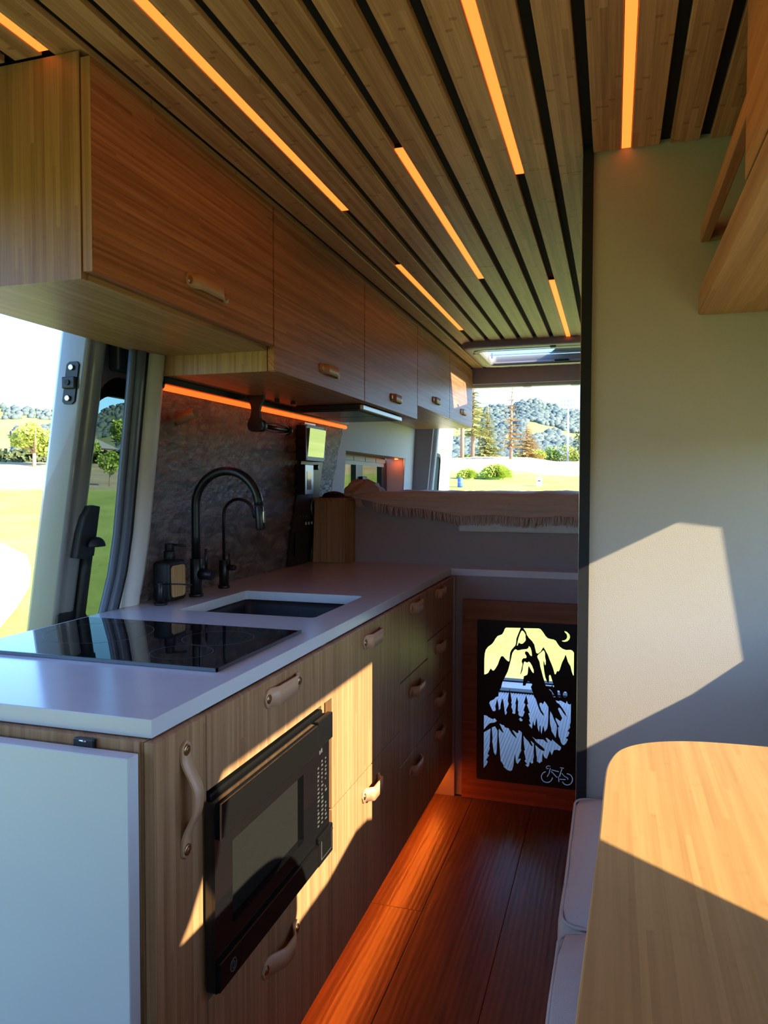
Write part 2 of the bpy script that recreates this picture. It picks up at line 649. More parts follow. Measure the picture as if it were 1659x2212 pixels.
M['hill'] = leaf_mat('dry_hill_grass', (0.22, 0.235, 0.085, 1), (0.29, 0.285, 0.11, 1), 0.02)
M['fence'] = plain('weathered_fence', (0.38, 0.30, 0.24, 1), 0.9)
M['pole'] = plain('galvanised_pole', (0.75, 0.75, 0.74, 1), 0.5)
M['blue'] = plain('blue_plastic', (0.05, 0.12, 0.55, 1), 0.5)
M['house'] = plain('ochre_render', (0.55, 0.38, 0.20, 1), 0.9)
M['roof'] = plain('grey_roof', (0.22, 0.23, 0.25, 1), 0.9)
M['pave'] = plain('pale_sand', (0.80, 0.72, 0.62, 1), 0.95, bump=0.5, bscale=6, var=0.1)

# ================================================================= STRUCTURE
CT = 1.985          # ceiling height (slat faces)
XB0, XB1 = -1.262, -1.232   # backsplash wall X at z .917 / 1.54


def xwall(z):
    return XB0 + (XB1 - XB0) * (z - 0.917) / 0.62


# ---- floor with planks
fl = box('floor', (-1.35, 0.55), (-0.7, 4.78), (-0.06, -0.011), M['black_gap'])
tag(fl, kind='structure')
rows = [-0.993, -0.757, -0.521, -0.285, -0.049, 0.187, 0.423]
joints = {0: [0.9, 2.3], 1: [0.62, 2.077], 2: [0.3, 1.45, 3.4], 3: [-0.1, 1.05, 2.612], 4: [0.4, 1.9], 5: [1.2]}
for i in range(6):
    ys = [-0.7] + joints[i] + [2.915]
    ys = sorted(y for y in ys if y <= 2.915)
    for a, b_ in zip(ys[:-1], ys[1:]):
        box('floor_plank', (rows[i] + 0.0007, rows[i + 1] - 0.0007), (a + 0.0007, b_ - 0.0007), (-0.011, 0.0), M['floor'], fl, bev=0.0008, seg=1)

# ---- ceiling with slats
SKX, SKY = (-0.70, 0.16), (3.93, 4.44)   # skylight hole
ce = boxes('ceiling', [((-1.34, 0.488), (-0.5, SKY[0]), (CT + 0.014, CT + 0.020)), ((-1.30, 0.488), (SKY[1], 4.72), (CT + 0.014, CT + 0.020)),
                       ((-1.30, SKX[0]), SKY, (CT + 0.014, CT + 0.020)), ((SKX[1], 0.488), SKY, (CT + 0.014, CT + 0.020))], M['black_gap'])
tag(ce, kind='structure')
PIT, GAP = 0.0795, 0.021


def gapx(k):  # right edge of gap k
    return -0.051 + PIT * k


for k in range(-16, 7):
    xa, xb = gapx(k), gapx(k + 1) - GAP
    if xa < -1.32:
        continue
    if xb < -0.87:
        yend = 1.0745                       # stops at the first wall cabinet
    elif k >= 0:
        yend = 1.737                      # stops at the partition
    elif xb > -0.76:
        yend = 3.86
    else:
        yend = 4.665
    segs = [(-0.5, yend)]
    if k < 0 and k >= -4:
        j = 1.83 if k % 2 else 1.79
        segs = [(-0.5, j), (j, yend)]
    elif k < 0 and k >= -8:
        j = 2.62 - 0.1 * (k % 3)
        segs = [(-0.5, j), (j, yend)]
    for a, b_ in segs:
        box('ceiling_slat', (xa, xb), (a, b_ - 0.0008), (CT, CT + 0.014), M['bam_slat'], ce, bev=0.0012, seg=1)
    if -0.76 < xb < 0.3 and k < 0:
        box('ceiling_slat', (xa, xb), (4.47, 4.665), (CT, CT + 0.014), M['bam_slat'], ce)

# ---- left wall: white rear panel with a window niche
NY0, NY1, NZ0, NZ1 = 3.40, 4.475, 1.19, 1.418
wl_ = plate('wall_left', [[(3.06, 0.90), (4.70, 0.90), (4.70, CT), (3.06, CT)], [(NY0, NZ0), (NY1, NZ0), (NY1, NZ1), (NY0, NZ1)]],
            lambda a, b, d: (xwall(b) - 0.006 - d, a, b), 0.006, M['wall_white'])
tag(wl_, kind='structure')
XN = -1.365
for nm, x, y, z, mt in (('niche_side', (XN, xwall(1.3) - 0.009), (NY1, NY1 + 0.01), (NZ0, NZ1 + 0.02), M['wall_white']),
                        ('niche_side', (XN, xwall(1.3) - 0.009), (NY0 - 0.01, NY0), (NZ0, NZ1 + 0.02), M['wall_white']),
                        ('niche_sill', (XN, xwall(1.3) - 0.009), (NY0 - 0.01, NY1 + 0.01), (NZ0 - 0.012, NZ0), M['wall_white']),
                        ('niche_head', (XN, xwall(1.42) - 0.009), (NY0, NY1), (NZ1, NZ1 + 0.014), M['bam_y'])):
    box(nm, x, y, z, mt, wl_)
# lower hidden left wall and the outer skin of the van
box('lower_panel', (-1.33, -1.29), (1.90, 4.70), (0.0, 0.90), M['wall_white'], wl_)
box('upper_panel', (-1.33, -1.27), (1.90, 3.06), (1.56, CT), M['wall_white'], wl_)
boxes('outer_skin', [((-1.42, -1.375), (1.95, 4.70), (-0.1, 1.15)), ((-1.42, -1.375), (1.95, 4.70), (1.45, 2.05)), ((-1.42, -1.375), (1.95, 3.45), (1.15, 1.45)), ((-1.42, -1.375), (4.46, 4.70), (1.15, 1.45))], M['van_paint'], wl_)
# window in the niche
w1 = struct_empty('window_1', (XN, 3.95, 1.3))
wf = plate('window_frame', [rrect(3.46, 4.45, 1.14, 1.418, 0.05), rrect(3.50, 3.87, 1.16, 1.395, 0.02), rrect(3.985, 4.345, 1.16, 1.385, 0.02)],
           lambda a, b, d: (XN - 0.004 + d, a, b), 0.03, M['black_sat'], w1)
plate('window_pane', [rrect(3.47, 4.44, 1.15, 1.41, 0.05)], lambda a, b, d: (XN - 0.012 + d, a, b), 0.004, M['glass_mid'], w1)
box('window_latch', (XN + 0.01, XN + 0.03), (3.93, 4.015), (1.20, 1.30), M['plastic_black'], w1, bev=0.006)
for i in range(5):
    box('blind_slat', (XN + 0.015, XN + 0.022), (3.42 + i * 0.195, 3.605 + i * 0.195), (1.385, 1.408), M['cream'], w1)
box('blind_rail', (XN + 0.008, XN + 0.014), (3.42, 4.38), (1.362, 1.388), M['cream'], w1)

nl = thing('niche_light', 'tiny orange spot light in the window niche by the rear pillar', 'light', (-1.285, 4.43, 1.41))
cyl('lamp_ring', (-1.285, 4.43, 1.4175), (0, 0, -1), 0.013, 0.004, M['black'], nl)
cyl('lamp_lens', (-1.285, 4.43, 1.4135), (0, 0, -1), 0.010, 0.002, emis('orange_spot', (1.0, 0.15, 0.012, 1), 50.0), nl)

# ---- rear pillar, header, rear frame
rp = plate('wall_rear', [[(-1.262, 0.90), (-1.155, 0.90), (-1.150, 1.22), (-1.108, 1.66), (-1.095, CT), (-1.22, CT), (-1.255, 1.22)]],
           lambda a, b, d: (a, 4.70 + d, b), 0.03, M['mauve'])
tag(rp, kind='structure')
box('rear_header', (-1.25, 0.5), (4.672, 4.70), (1.887, CT + 0.01), M['mauve'], rp, bev=0.004)
box('header_trim', (-1.25, 0.5), (4.70, 4.745), (1.868, 1.892), M['cream'], rp, bev=0.004)
for i, x in enumerate((-0.52, -0.23, 0.1)):
    cyl('header_cap', (x, 4.715, 1.870), (0, 0, -1), 0.028, 0.006, M['cream'], rp, bev=0.002)
loft('pillar_seal', [[(x - 0.012 + dx, 4.72 + dy, z) for dx, dy in ((0, 0), (0.030, 0), (0.038, 0.02), (0.03, 0.045), (0, 0.045))]
                     for x, z in ((-1.150, 0.90), (-1.148, 1.22), (-1.105, 1.66), (-1.09, CT))], plain('grey_seal', (0.5, 0.54, 0.55, 1), 0.5), rp, True, True)
# rear sill under the bed platform
box('rear_step', (-1.2, 0.5), (4.47, 4.545), (-0.06, 0.012), M['black'], rp, bev=0.004)
box('rear_step', (-1.2, 0.5), (4.73, 4.80), (-0.06, 0.008), M['black'], rp, bev=0.004)
box('rear_tread', (-1.2, 0.5), (4.545, 4.73), (-0.06, 0.0), M['rib_blue'], rp)

# ---- partition with black edge channel, closet shell behind
pa = box('wall_right', (-0.05, 0.52), (1.74, 1.765), (0.0, CT + 0.012), M['wall'])
tag(pa, kind='structure')
box('closet_side', (-0.048, -0.03), (1.765, 2.93), (0.0, CT), M['wall'], pa)
box('closet_back', (-0.048, 0.52), (2.93, 2.95), (0.0, CT), M['wall'], pa)
tr = boxes('trim_1', [((-0.0725, -0.0505), (1.728, 1.772), (0.0, CT + 0.012))], M['black_gap'])
tag(tr, kind='structure')
box('track_lip', (-0.0735, -0.0722), (1.728, 1.732), (0.0, CT - 0.01), M['chrome'], tr)

# ---- hidden driver side wall with its window
WY0, WY1, WZ0, WZ1 = 0.69, 1.685, 0.925, 1.367
wr = plate('wall_driver', [[(-2.0, -0.1), (4.75, -0.1), (4.75, 2.03), (-2.0, 2.03)], [(1.60, 0.935), (1.66, 0.962), (1.685, 0.99), (1.673, 1.30), (1.647, 1.367), (0.793, 1.367), (0.775, 1.35), (0.74, 1.235), (0.693, 1.177), (0.66, 1.15), (0.59, 1.08), (0.58, 0.93), (1.27, 0.935), (1.46, 0.965), (1.55, 0.955)], rrect(-1.35, -0.35, 0.95, 1.5, 0.06)],
           lambda a, b, d: (0.50 + d, a, b), 0.02, M['wall'])
tag(wr, kind='structure')
w2 = struct_empty('window_2', (0.515, 1.2, 1.1))
box('window_pane', (0.511, 0.514), (0.56, 1.72), (0.90, 1.40), M['glass_clear'], w2)
# unseen cab shell added to cut sky fill; windscreen and side window sized for light
wc = plate('wall_front', [[(-1.36, -0.1), (0.49, -0.1), (0.49, 2.03), (-1.36, 2.03)], rrect(-1.15, 0.2, 1.1, 1.45, 0.08)], lambda a, b, d: (a, -2.0 + d, b), 0.02, M['black'])
tag(wc, kind='structure')
wp = plate('wall_passenger', [[(-1.99, -0.1), (-0.30, -0.1), (-0.30, 1.78), (1.80, 1.78), (1.80, 2.03), (-1.99, 2.03)], rrect(-1.65, -0.45, 0.8, 1.7, 0.06)], lambda a, b, d: (-1.35 + d, a, b), 0.02, M['black'])
tag(wp, kind='structure')
box('cab_roof', (-1.34, 0.49), (-1.99, -0.5), (1.985, 2.03), M['mauve'], wc)

# ---- garage interior seen through the cut-out door
gf = thing('garage_mat', 'ribbed pale rubber mat on the garage floor seen through the cut out door panel', 'mat', (-0.4, 3.7, 0))
box('mat_base', (-1.2, 0.45), (2.96, 4.47), (-0.011, 0.0), M['rib_blue'], gf)
bm = bmesh.new()
for i in range(108):
    x = -1.19 + i * 0.015
    bm_box(bm, (x, x + 0.0065), (2.965, 4.465), (0.0, 0.004))
tag(link('mat_rib', from_bm('mat_rib', bm), M['rib_blue'], gf), kind='stuff')

# ================================================================= CABINETS
XF = -0.605      # face of the lower fronts
FT = 0.018       # front thickness
XBK = -1.22


def strap(name, c, along, out, L, w, bulge, parent, rr=0.0088, thick=0.0035, flat=0.024, skew=0.0, sharp=3.2):
    """leather strap pull with two rivets: c centre on the face, along = direction of its length"""
    c, al, ou = Vector(c), Vector(along).normalized(), Vector(out).normalized()
    ac = al.cross(ou)
    n = 28
    bm = bmesh.new()
    rows_ = []
    for i in range(n + 1):
        t = i / n
        s = -L / 2 + L * t
        e = L / 2 - abs(s)
        hw = w / 2 if e >= w / 2 else math.sqrt(max(1e-8, (w / 2) ** 2 - (w / 2 - e) ** 2))
        hw = max(hw, 0.0012)
        q = (abs(s) - (L / 2 - flat)) / -(L / 2 - flat)
        q = min(max(q * sharp, 0), 1)
        h = bulge * (q * q * (3 - 2 * q)) * (1 + skew * (s / L)) + 0.0005
        p = c + al * s + ou * h
        rows_.append([bm.verts.new(p + ac * hw), bm.verts.new(p - ac * hw), bm.verts.new(p - ac * hw + ou * thick), bm.verts.new(p + ac * hw + ou * thick)])
    for a, b in zip(rows_[:-1], rows_[1:]):
        for k in range(4):
            bm.faces.new((a[k], a[(k + 1) % 4], b[(k + 1) % 4], b[k])).smooth = (k in (0, 2))
    bm.faces.new(rows_[0])
    bm.faces.new(rows_[-1])
    h_ = link(name, from_bm(name, bm), M['leather'], parent)
    for s in (-1, 1):
        p = c + al * s * (L / 2 - 0.0135) + ou * (thick + 0.0003)
        bm = bmesh.new()
        bm_tube(bm, [p, p + ou * 0.0012, p + ou * 0.0026], [rr, rr, rr * 0.78], 14)
        bm_tube(bm, [p + ou * 0.0022, p + ou * 0.0032], [rr * 0.5, rr * 0.35], 10)
        link('rivet', from_bm('rivet', bm), M['brass'], h_)
    return h_


def carcass(parent, y0, y1, z0=0.13, z1=0.888, mat=None):
    t = 0.015
    return boxes('body', [((XBK, XF - FT - 0.002), (y0 + 0.0005, y0 + t), (z0, z1)), ((XBK, XF - FT - 0.002), (y1 - t, y1 - 0.0005), (z0, z1)),
                          ((XBK, XF - FT - 0.002), (y0 + t, y1 - t), (z0, z0 + t)), ((XBK, XBK + 0.008), (y0 + t, y1 - t), (z0 + t, z1))], mat or M['bam_z'], parent)


def front(name, parent, y0, y1, z0, z1, mat=None, g=0.0014):
    return box(name, (XF - FT, XF), (y0 + g, y1 - g), (z0 + g, z1 - g), mat or M['bam_z'], parent, bev=0.0012, seg=1)


# 1 narrow pull-out at the near end
Y_A, Y_B, Y_C, Y_D, Y_E, Y_F = 0.885, 1.0215, 1.566, 2.134, 2.482, 2.905
ZT, ZB = 0.8875, 0.130
t = thing('pullout_cabinet', 'narrow bamboo pull-out cabinet with a tall leather pull at the near end', 'cabinet', (-0.9, 0.95, 0))
carcass(t, Y_A, Y_B)
box('drawer_front', (XF - FT, XF), (Y_A - 0.002, Y_B - 0.0014), (ZB, ZT), [M['bam_z']], t, bev=0.0012, seg=1)
box('end_panel', (XBK, XF - FT - 0.006), (Y_A - 0.004, Y_A), (ZB, ZT + 0.001), M['bam_z'], t)
strap('pull_handle', (XF, 0.958, 0.779), (0, 0, 1), (1, 0, 0), 0.178, 0.025, 0.021, t, skew=0.6, sharp=1.15)

# 2 microwave cabinet
t = thing('microwave_cabinet', 'bamboo base cabinet with a drawer above and below the built-in microwave', 'cabinet', (-0.9, 1.29, 0))
carcass(t, Y_B, Y_C)
box('shelf', (XBK + 0.01, XF - FT - 0.002), (Y_B + 0.015, Y_C - 0.015), (0.428, 0.443), M['bam_y'], t)
box('shelf', (XBK + 0.01, XF - FT - 0.06), (Y_B + 0.015, Y_C - 0.015), (0.765, 0.778), M['bam_y'], t)
front('drawer_front', t, Y_B, Y_C, 0.764, ZT)
front('drawer_front', t, Y_B, Y_C, ZB, 0.428)
strap('pull_handle', (XF, 1.304, 0.854), (0, 1, 0), (1, 0, 0), 0.166, 0.036, 0.010, t)
strap('pull_handle', (XF, 1.290, 0.352), (0, 1, 0), (1, 0, 0), 0.166, 0.036, 0.020, t, sharp=1.4)

# 3 sink cabinet
t = thing('sink_cabinet', 'bamboo sink base cabinet with a tilt front over a deep lower drawer', 'cabinet', (-0.9, 1.85, 0))
carcass(t, Y_C, Y_D)
front('drawer_front', t, Y_C, Y_D, 0.508, ZT)
front('drawer_front', t, Y_C, Y_D, ZB, 0.508)
strap('pull_handle', (XF, 1.864, 0.845), (0, 1, 0), (1, 0, 0), 0.166, 0.036, 0.013, t)
strap('pull_handle', (XF, 1.850, 0.448), (0, 1, 0), (1, 0, 0), 0.150, 0.036, 0.020, t)

# 4, 5 drawer stacks
t = thing('drawer_cabinet', 'dim bamboo stack of three drawers next to the sink cabinet', 'cabinet', (-0.9, 2.31, 0))
carcass(t, Y_D, Y_E)
for a, b_, hz, bl in ((0.652, ZT, 0.860, 0.012), (0.395, 0.652, 0.593, 0.02), (ZB, 0.395, 0.337, 0.014)):
    front('drawer_front', t, Y_D, Y_E, a, b_)
    strap('pull_handle', (XF, 2.318, hz), (0, 1, 0), (1, 0, 0), 0.158, 0.034, bl, t)
t = thing('drawer_cabinet', 'dark bamboo stack of four drawers in the corner by the cut-out door', 'cabinet', (-0.9, 2.68, 0))
carcass(t, Y_E, Y_F)
for a, b_, hz in ((0.712, ZT, 0.857), (0.516, 0.712, 0.657), (0.390, 0.516, 0.461), (ZB, 0.390, 0.338)):
    front('drawer_front', t, Y_E, Y_F, a, b_)
    strap('pull_handle', (XF, 2.664, hz), (0, 1, 0), (1, 0, 0), 0.15, 0.034, 0.014, t)
# plinth (toe kick) with its light strip
pk = box('baseboard_left', (-0.72, -0.70), (0.89, 2.915), (0.0, 0.125), M['bam_y'])
tag(pk, kind='structure')
tk = thing('toe_kick_light', 'orange light strip under the base cabinets glowing on the floor', 'light', (-0.66, 1.9, 0.12))
box('housing', (-0.672, -0.648), (0.92, 2.90), (0.1225, 0.1295), M['black'], tk)
box('diffuser', (-0.669, -0.651), (0.925, 2.895), (0.1195, 0.1225), M['led_toe'], tk)

# ---- worktop with sink hole and the rear ledge
SX, SY = (-1.100, -0.712), (1.718, 2.101)
wt = plate('worktop', [[(-1.264, 0.895), (-0.618, 0.895), (-0.618, 2.922), (-0.052, 2.922), (-0.052, 3.058), (-1.266, 3.058)], rrect(SX[0], SX[1], SY[0], SY[1], 0.012, 3)],
           lambda a, b, d: (a, b, 0.903 + d), 0.027, M['quartz'], bev=0.0012)
tag(wt, 'long white quartz worktop turning into a narrow ledge at the bed', 'worktop')
# ---- hanging leaf
lf = thing('folding_leaf', 'white hanging table leaf folded down at the near cabinet end', 'table leaf', (-0.95, 0.86, 0.5))
bm = bmesh.new()
bm_box(bm, (-1.235, -0.6235), (0.8485, 0.8725), (0.16, 0.876), 0.0012, 1)
link('leaf_panel', from_bm('leaf_panel', bm), M['white_leaf'], lf)
boxes('hinge', [((-0.733, -0.698), (0.8727, 0.8807), (0.868, 0.887))], M['black_sat'], lf, bev=0.002)
cyl('hinge_pin', (-0.722, 0.8735, 0.8835), (1, 0, 0), 0.0018, 0.012, M['chrome'], lf)

# ---- microwave
mw = thing('microwave', 'black built-in microwave in the bamboo niche under the cooktop', 'microwave', (-0.85, 1.26, 0.45))
MX = -0.583
box('case', (-1.02, -0.620), (1.045, 1.492), (0.444, 0.752), M['micro_black'], mw, bev=0.003)
box('door_back', (-0.620, -0.600), (1.0235, 1.497), (0.446, 0.760), M['micro_black'], mw, bev=0.003)
dr = plate('door', [rrect(1.006, 1.415, 0.450, 0.754, 0.006, 3), rrect(1.062, 1.352, 0.535, 0.672, 0.004, 2)], lambda a, b, d: (-0.5915 + d, a, b), 0.017, M['black_gloss'], mw)
box('door_mesh', (-0.5985, -0.5960), (1.058, 1.356), (0.530, 0.676), None or plain('perforated_screen', (0.014, 0.0135, 0.012, 1), 0.5, bump=1.0, bscale=1400, var=0.7, vscale=600, spec=0.12), mw)
box('handle_band', (-0.590, -0.577), (1.014, 1.416), (0.694, 0.752), M['micro_black'], mw, bev=0.002)
box('lower_band', (-0.590, -0.577), (1.010, 1.416), (0.452, 0.500), M['micro_black'], mw, bev=0.002)
box('handle_edge', (-0.5775, -0.5755), (1.0125, 1.0150), (0.694, 0.752), M['chrome'], mw)
cpn = box('control_panel', (-0.600, -0.585), (1.418, 1.497), (0.450, 0.752), M['black_gloss'], mw, bev=0.001)
box('panel_cap', (-0.590, -0.577), (1.418, 1.499), (0.700, 0.756), M['micro_black'], mw, bev=0.002)
ob = box('open_button', (-0.590, -0.577), (1.418, 1.499), (0.450, 0.512), M['micro_black'], mw, bev=0.002)
boxes('button_line', [((-0.5772, -0.5762), (1.430, 1.4325), (0.460, 0.500)), ((-0.5772, -0.5766), (1.430, 1.490), (0.460, 0.4612)), ((-0.5772, -0.5766), (1.489, 1.490), (0.460, 0.505))], M['legend'], ob)
boxes('band_edge', [((-0.577, -0.5763), (1.014, 1.416), (0.7505, 0.7520)), ((-0.577, -0.5763), (1.010, 1.499), (0.4985, 0.5000)), ((-0.577, -0.5763), (1.4145, 1.4165), (0.694, 0.752)), ((-0.577, -0.5763), (1.4145, 1.4165), (0.452, 0.500))], M['chrome'], mw)
bm = bmesh.new()
rnd = random.Random(3)
for i in range(16):
    z = 0.528 + i * 0.0088
    for j in range(3):
        if rnd.random() < 0.9:
            y = 1.430 + j * 0.021
            w = 0.004 + 0.007 * rnd.random()
            bm_box(bm, (-0.5851, -0.5846), (y, y + w), (z, z + 0.0028 + 0.002 * rnd.random()))
bm_box(bm, (-0.5851, -0.5846), (1.440, 1.446), (0.680, 0.688))
bm_box(bm, (-0.5851, -0.5846), (1.449, 1.456), (0.681, 0.690))
tag(link('button_legend', from_bm('button_legend', bm), M['legend'], cpn), kind='stuff')
bm = bmesh.new()
R = 0.010
bm_tube(bm, [(-0.5766, 1.052 + R * math.cos(a), 0.474 + R * math.sin(a)) for a in [i * math.pi / 10 for i in range(21)]], 0.0008, 6)
bm_tube(bm, [(-0.5766, 1.052 + 0.004 * math.cos(a), 0.474 + 0.006 * math.sin(a)) for a in [i * math.pi / 6 for i in range(13)]], 0.0007, 6)
link('emblem', from_bm('emblem', bm), M['ring'], mw)

# ---- cooktop
ck = thing('cooktop', 'black glass induction cooktop set into the near end of the worktop', 'cooktop', (-0.95, 1.35, 0.917))
box('glass_top', (-1.236, -0.668), (1.163, 1.530), (0.9172, 0.9225), M['black_gloss'], ck, bev=0.001)
boxes('edge_frame', [((-1.238, -0.665), (1.160, 1.1635), (0.9172, 0.9235)), ((-0.6685, -0.665), (1.160, 1.532), (0.9172, 0.9235))], plain('dark_trim_metal', (0.10, 0.11, 0.13, 1), 0.3, metal=0.8), ck)
for cx, cy_, rr in ((-1.08, 1.375, 0.115), (-0.80, 1.40, 0.075), (-0.80, 1.26, 0.06)):
    loft('burner_ring', [[(cx + r * math.cos(a), cy_ + r * math.sin(a), 0.92265) for a in [i * math.pi / 32 for i in range(64)]] for r in (rr - 0.0008, rr + 0.0008)], M['ring'], ck)

# ---- sink
sk = thing('sink', 'black composite undermount sink cut into the white worktop', 'sink', (-0.9, 1.91, 0.9))


def rr3(ins, z, r):
    return [(a, b, z) for a, b in rrect(SX[0] + ins, SX[1] - ins, SY[0] + ins, SY[1] - ins, r, 6)]


loft('basin', [rr3(-0.022, 0.866, 0.03), rr3(-0.022, 0.8885, 0.03), rr3(-0.001, 0.8885, 0.022), rr3(0.006, 0.882, 0.024), rr3(0.010, 0.870, 0.03), rr3(0.018, 0.735, 0.04), rr3(0.035, 0.715, 0.05), rr3(0.17, 0.708, 0.02)], M['sink'], sk, cap1=True)
loft('basin_shell', [rr3(-0.022, 0.866, 0.03), rr3(0.004, 0.866, 0.03), rr3(0.012, 0.735, 0.045), rr3(0.035, 0.70, 0.05), rr3(0.17, 0.695, 0.02)], M['sink'], sk, cap1=True)
cyl('drain', (-0.905, 1.91, 0.7082), (0, 0, 1), 0.04, 0.004, M['chrome'], sk)

# ---- backsplash slab
bs = thing('stone_backsplash', 'dark rough slate backsplash behind the taps', 'backsplash', (-1.25, 2.4, 0.917))
bm = bmesh.new()
nu, nv = 150, 64
grid = []
for i in range(nu + 1):
    col = []
    for j in range(nv + 1):
        v = j / nv
        z = 0.9175 + v * 0.665
        ya = 1.752 + 0.075 * v + 0.004 * noise.noise((z * 30, 2, 3))
        yb = 3.125 + 0.235 * v + 0.006 * noise.noise((z * 40, 7, 1))
        y = ya + (yb - ya) * i / nu
        h = noise.noise((y * 4, z * 16, 0)) * 0.5 + abs(noise.noise((y * 14, z * 40, 4))) * 0.5 + noise.noise((y * 50, z * 90, 9)) * 0.35
        h = max(-0.7, min(0.9, h)) * 0.009
        if i in (0, nu):
            h = -0.006
        col.append(bm.verts.new((xwall(z) + h, y, z)))
    grid.append(col)
for i in range(nu):
    for j in range(nv):
        bm.faces.new((grid[i][j], grid[i + 1][j], grid[i + 1][j + 1], grid[i][j + 1]))
link('stone_sheet', from_bm('stone_sheet', bm), M['stone'], bs)
plate('backing_board', [[(1.757, 0.9175), (3.12, 0.9175), (3.35, 1.58), (1.83, 1.58)]], lambda a, b, d: (xwall(b) - 0.012 + d, a, b), 0.008, M['black'], bs)

# ================================================================= WALL CABINETS
XU = -0.853
UB = -1.215     # back


def wall_cab(y0, y1, zb, zt, label, door_z, hy, hz, hl=0.165, near_panel=False):
    t = thing('wall_cabinet', label, 'cabinet', ((XU + UB) / 2, (y0 + y1) / 2, zb))
    d = 0.02
    e = 0.014
    yb0 = y0 + 0.0006
    boxes('body', [((UB, XU - d - 0.002), (yb0, y0 + e), (zb, zt)), ((UB, XU - d - 0.002), (y1 - e, y1 - 0.0006), (zb, zt)), ((UB, XU - d - 0.002), (y0 + e, y1 - e), (zt - e, zt)), ((UB, UB + 0.006), (y0 + e, y1 - e), (zb, zt - e))], M['bam_z'], t)
    box('bottom_panel', (UB + 0.006, XU - d + 0.001), (y0 + e, y1 - e), (zb, zb + e), M['bam_under'], t)
    box('door', (XU - d, XU), (y0 + 0.0014, y1 - 0.0014), (door_z, zt - 0.002), M['bam_y'], t, bev=0.0012, seg=1)
    strap('pull_handle', (XU, hy, hz), (0, 1, 0), (1, 0, 0), hl, 0.03, 0.011, t)
    return t


ZU = 1.976
c1 = wall_cab(1.078, 1.786, 1.601, ZU, 'largest nearest bamboo wall cabinet with its pale end panel lit by daylight', 1.612, 1.455, 1.677, 0.18)
box('end_panel', (UB, XU - 0.021), (1.0755, 1.0785), (1.600, ZU + 0.006), M['bam_z'], c1)
box('door_edge', (XU - 0.0195, XU - 0.0005), (1.0785, 1.0792), (1.613, ZU - 0.004), M['bam_z'], c1)
c2 = wall_cab(1.790, 2.530, 1.548, ZU, 'bamboo wall cabinet above the faucet with the light bar below', 1.549, 2.187, 1.605)
c3 = wall_cab(2.532, 3.282, 1.548, ZU, 'bamboo wall cabinet above the slim black range hood', 1.549, 2.93, 1.602)
c4 = wall_cab(3.284, 3.976, 1.612, ZU, 'shallower bamboo wall cabinet second from the rear door opening', 1.613, 3.65, 1.672)
c5 = wall_cab(3.978, 4.655, 1.612, ZU, 'rearmost bamboo wall cabinet with the orange sun patch', 1.613, 4.35, 1.682)
box('bottom_edge', (XU - 0.021, XU - 0.001), (1.80, 1.805), (1.5475, 1.549), M['bam_y'], c2)

# light bar under the wall cabinets
lb = thing('light_bar', 'black light bar with an orange tube along the top of the backsplash', 'light', (-1.2, 2.5, 1.53))
pth = [(xwall(1.54) + 0.032 - 0.0 * 0, 1.795, 1.531), (xwall(1.54) + 0.032, 3.29, 1.531)]
box('housing', (xwall(1.54) + 0.012, xwall(1.54) + 0.050), (1.795, 3.285), (1.528, 1.5475), M['black_sat'], lb, bev=0.003)
tube('lamp_tube', [(xwall(1.54) + 0.030, 1.802, 1.5205), (xwall(1.54) + 0.030, 3.287, 1.5205)], 0.0085, M['led_bar'], lb, 14)
cyl('end_cap', (xwall(1.54) + 0.030, 1.785, 1.526), (0, 1, 0), 0.0135, 0.017, M['black_sat'], lb, bev=0.003)

# slim hood
hd = thing('range_hood', 'slim black range hood under the third wall cabinet', 'hood', (-1.02, 2.85, 1.52))
box('hood_body', (-1.145, -0.888), (2.585, 3.105), (1.527, 1.5475), M['black'], hd, bev=0.003)
box('front_lip', (-0.889, -0.876), (2.583, 3.107), (1.5255, 1.5445), M['steel'], hd, bev=0.003)
boxes('filter', [((-1.14, -0.91), (2.62, 2.84), (1.5245, 1.527)), ((-1.14, -0.91), (2.85, 3.07), (1.5245, 1.527))], M['micro_black'], hd)

# paper towel holder
ph = thing('paper_towel_holder', 'black empty paper towel holder hanging under the wall cabinet', 'towel holder', (-1.13, 2.26, 1.5))
loft('bracket', [[(x - hx, 2.258 - 0.007, z), (x + hx, 2.258 - 0.007, z), (x + hx, 2.258 + 0.007, z), (x - hx, 2.258 + 0.007, z)]
                 for x, hx, z in ((-1.142, 0.030, 1.5475), (-1.142, 0.029, 1.535), (-1.142, 0.018, 1.515), (-1.143, 0.014, 1.495), (-1.144, 0.018, 1.475), (-1.145, 0.026, 1.458), (-1.145, 0.0275, 1.445), (-1.145, 0.022, 1.433), (-1.145, 0.010, 1.427))], M['plastic_black'], ph, True, True, smooth=False)
cyl('hub', (-1.138, 2.265, 1.449), (0, 1, 0), 0.021, 0.03, M['plastic_black'], ph, bev=0.004)
cyl('rod', (-1.138, 2.29, 1.449), (0, 1, 0), 0.0075, 0.21, M['black_sat'], ph)
cyl('rod_end', (-1.138, 2.495, 1.449), (0, 1, 0), 0.016, 0.02, M['plastic_black'], ph, bev=0.004)
for k in range(4):
    a = k * math.pi / 2 + 0.6
    tube('spring_wire', [(-1.138 + math.cos(a) * (0.012 + 0.013 * math.sin(math.pi * q / 10)), 2.29 + 0.2 * q / 10, 1.449 + math.sin(a) * (0.012 + 0.013 * math.sin(math.pi * q / 10))) for q in range(11)], 0.0018, M['black_sat'], ph, 6)
box('hook', (-1.12, -1.106), (2.35, 2.362), (1.532, 1.5475), M['plastic_black'], ph)
box('hook', (-1.10, -1.086), (2.44, 2.452), (1.536, 1.5475), M['plastic_black'], ph)

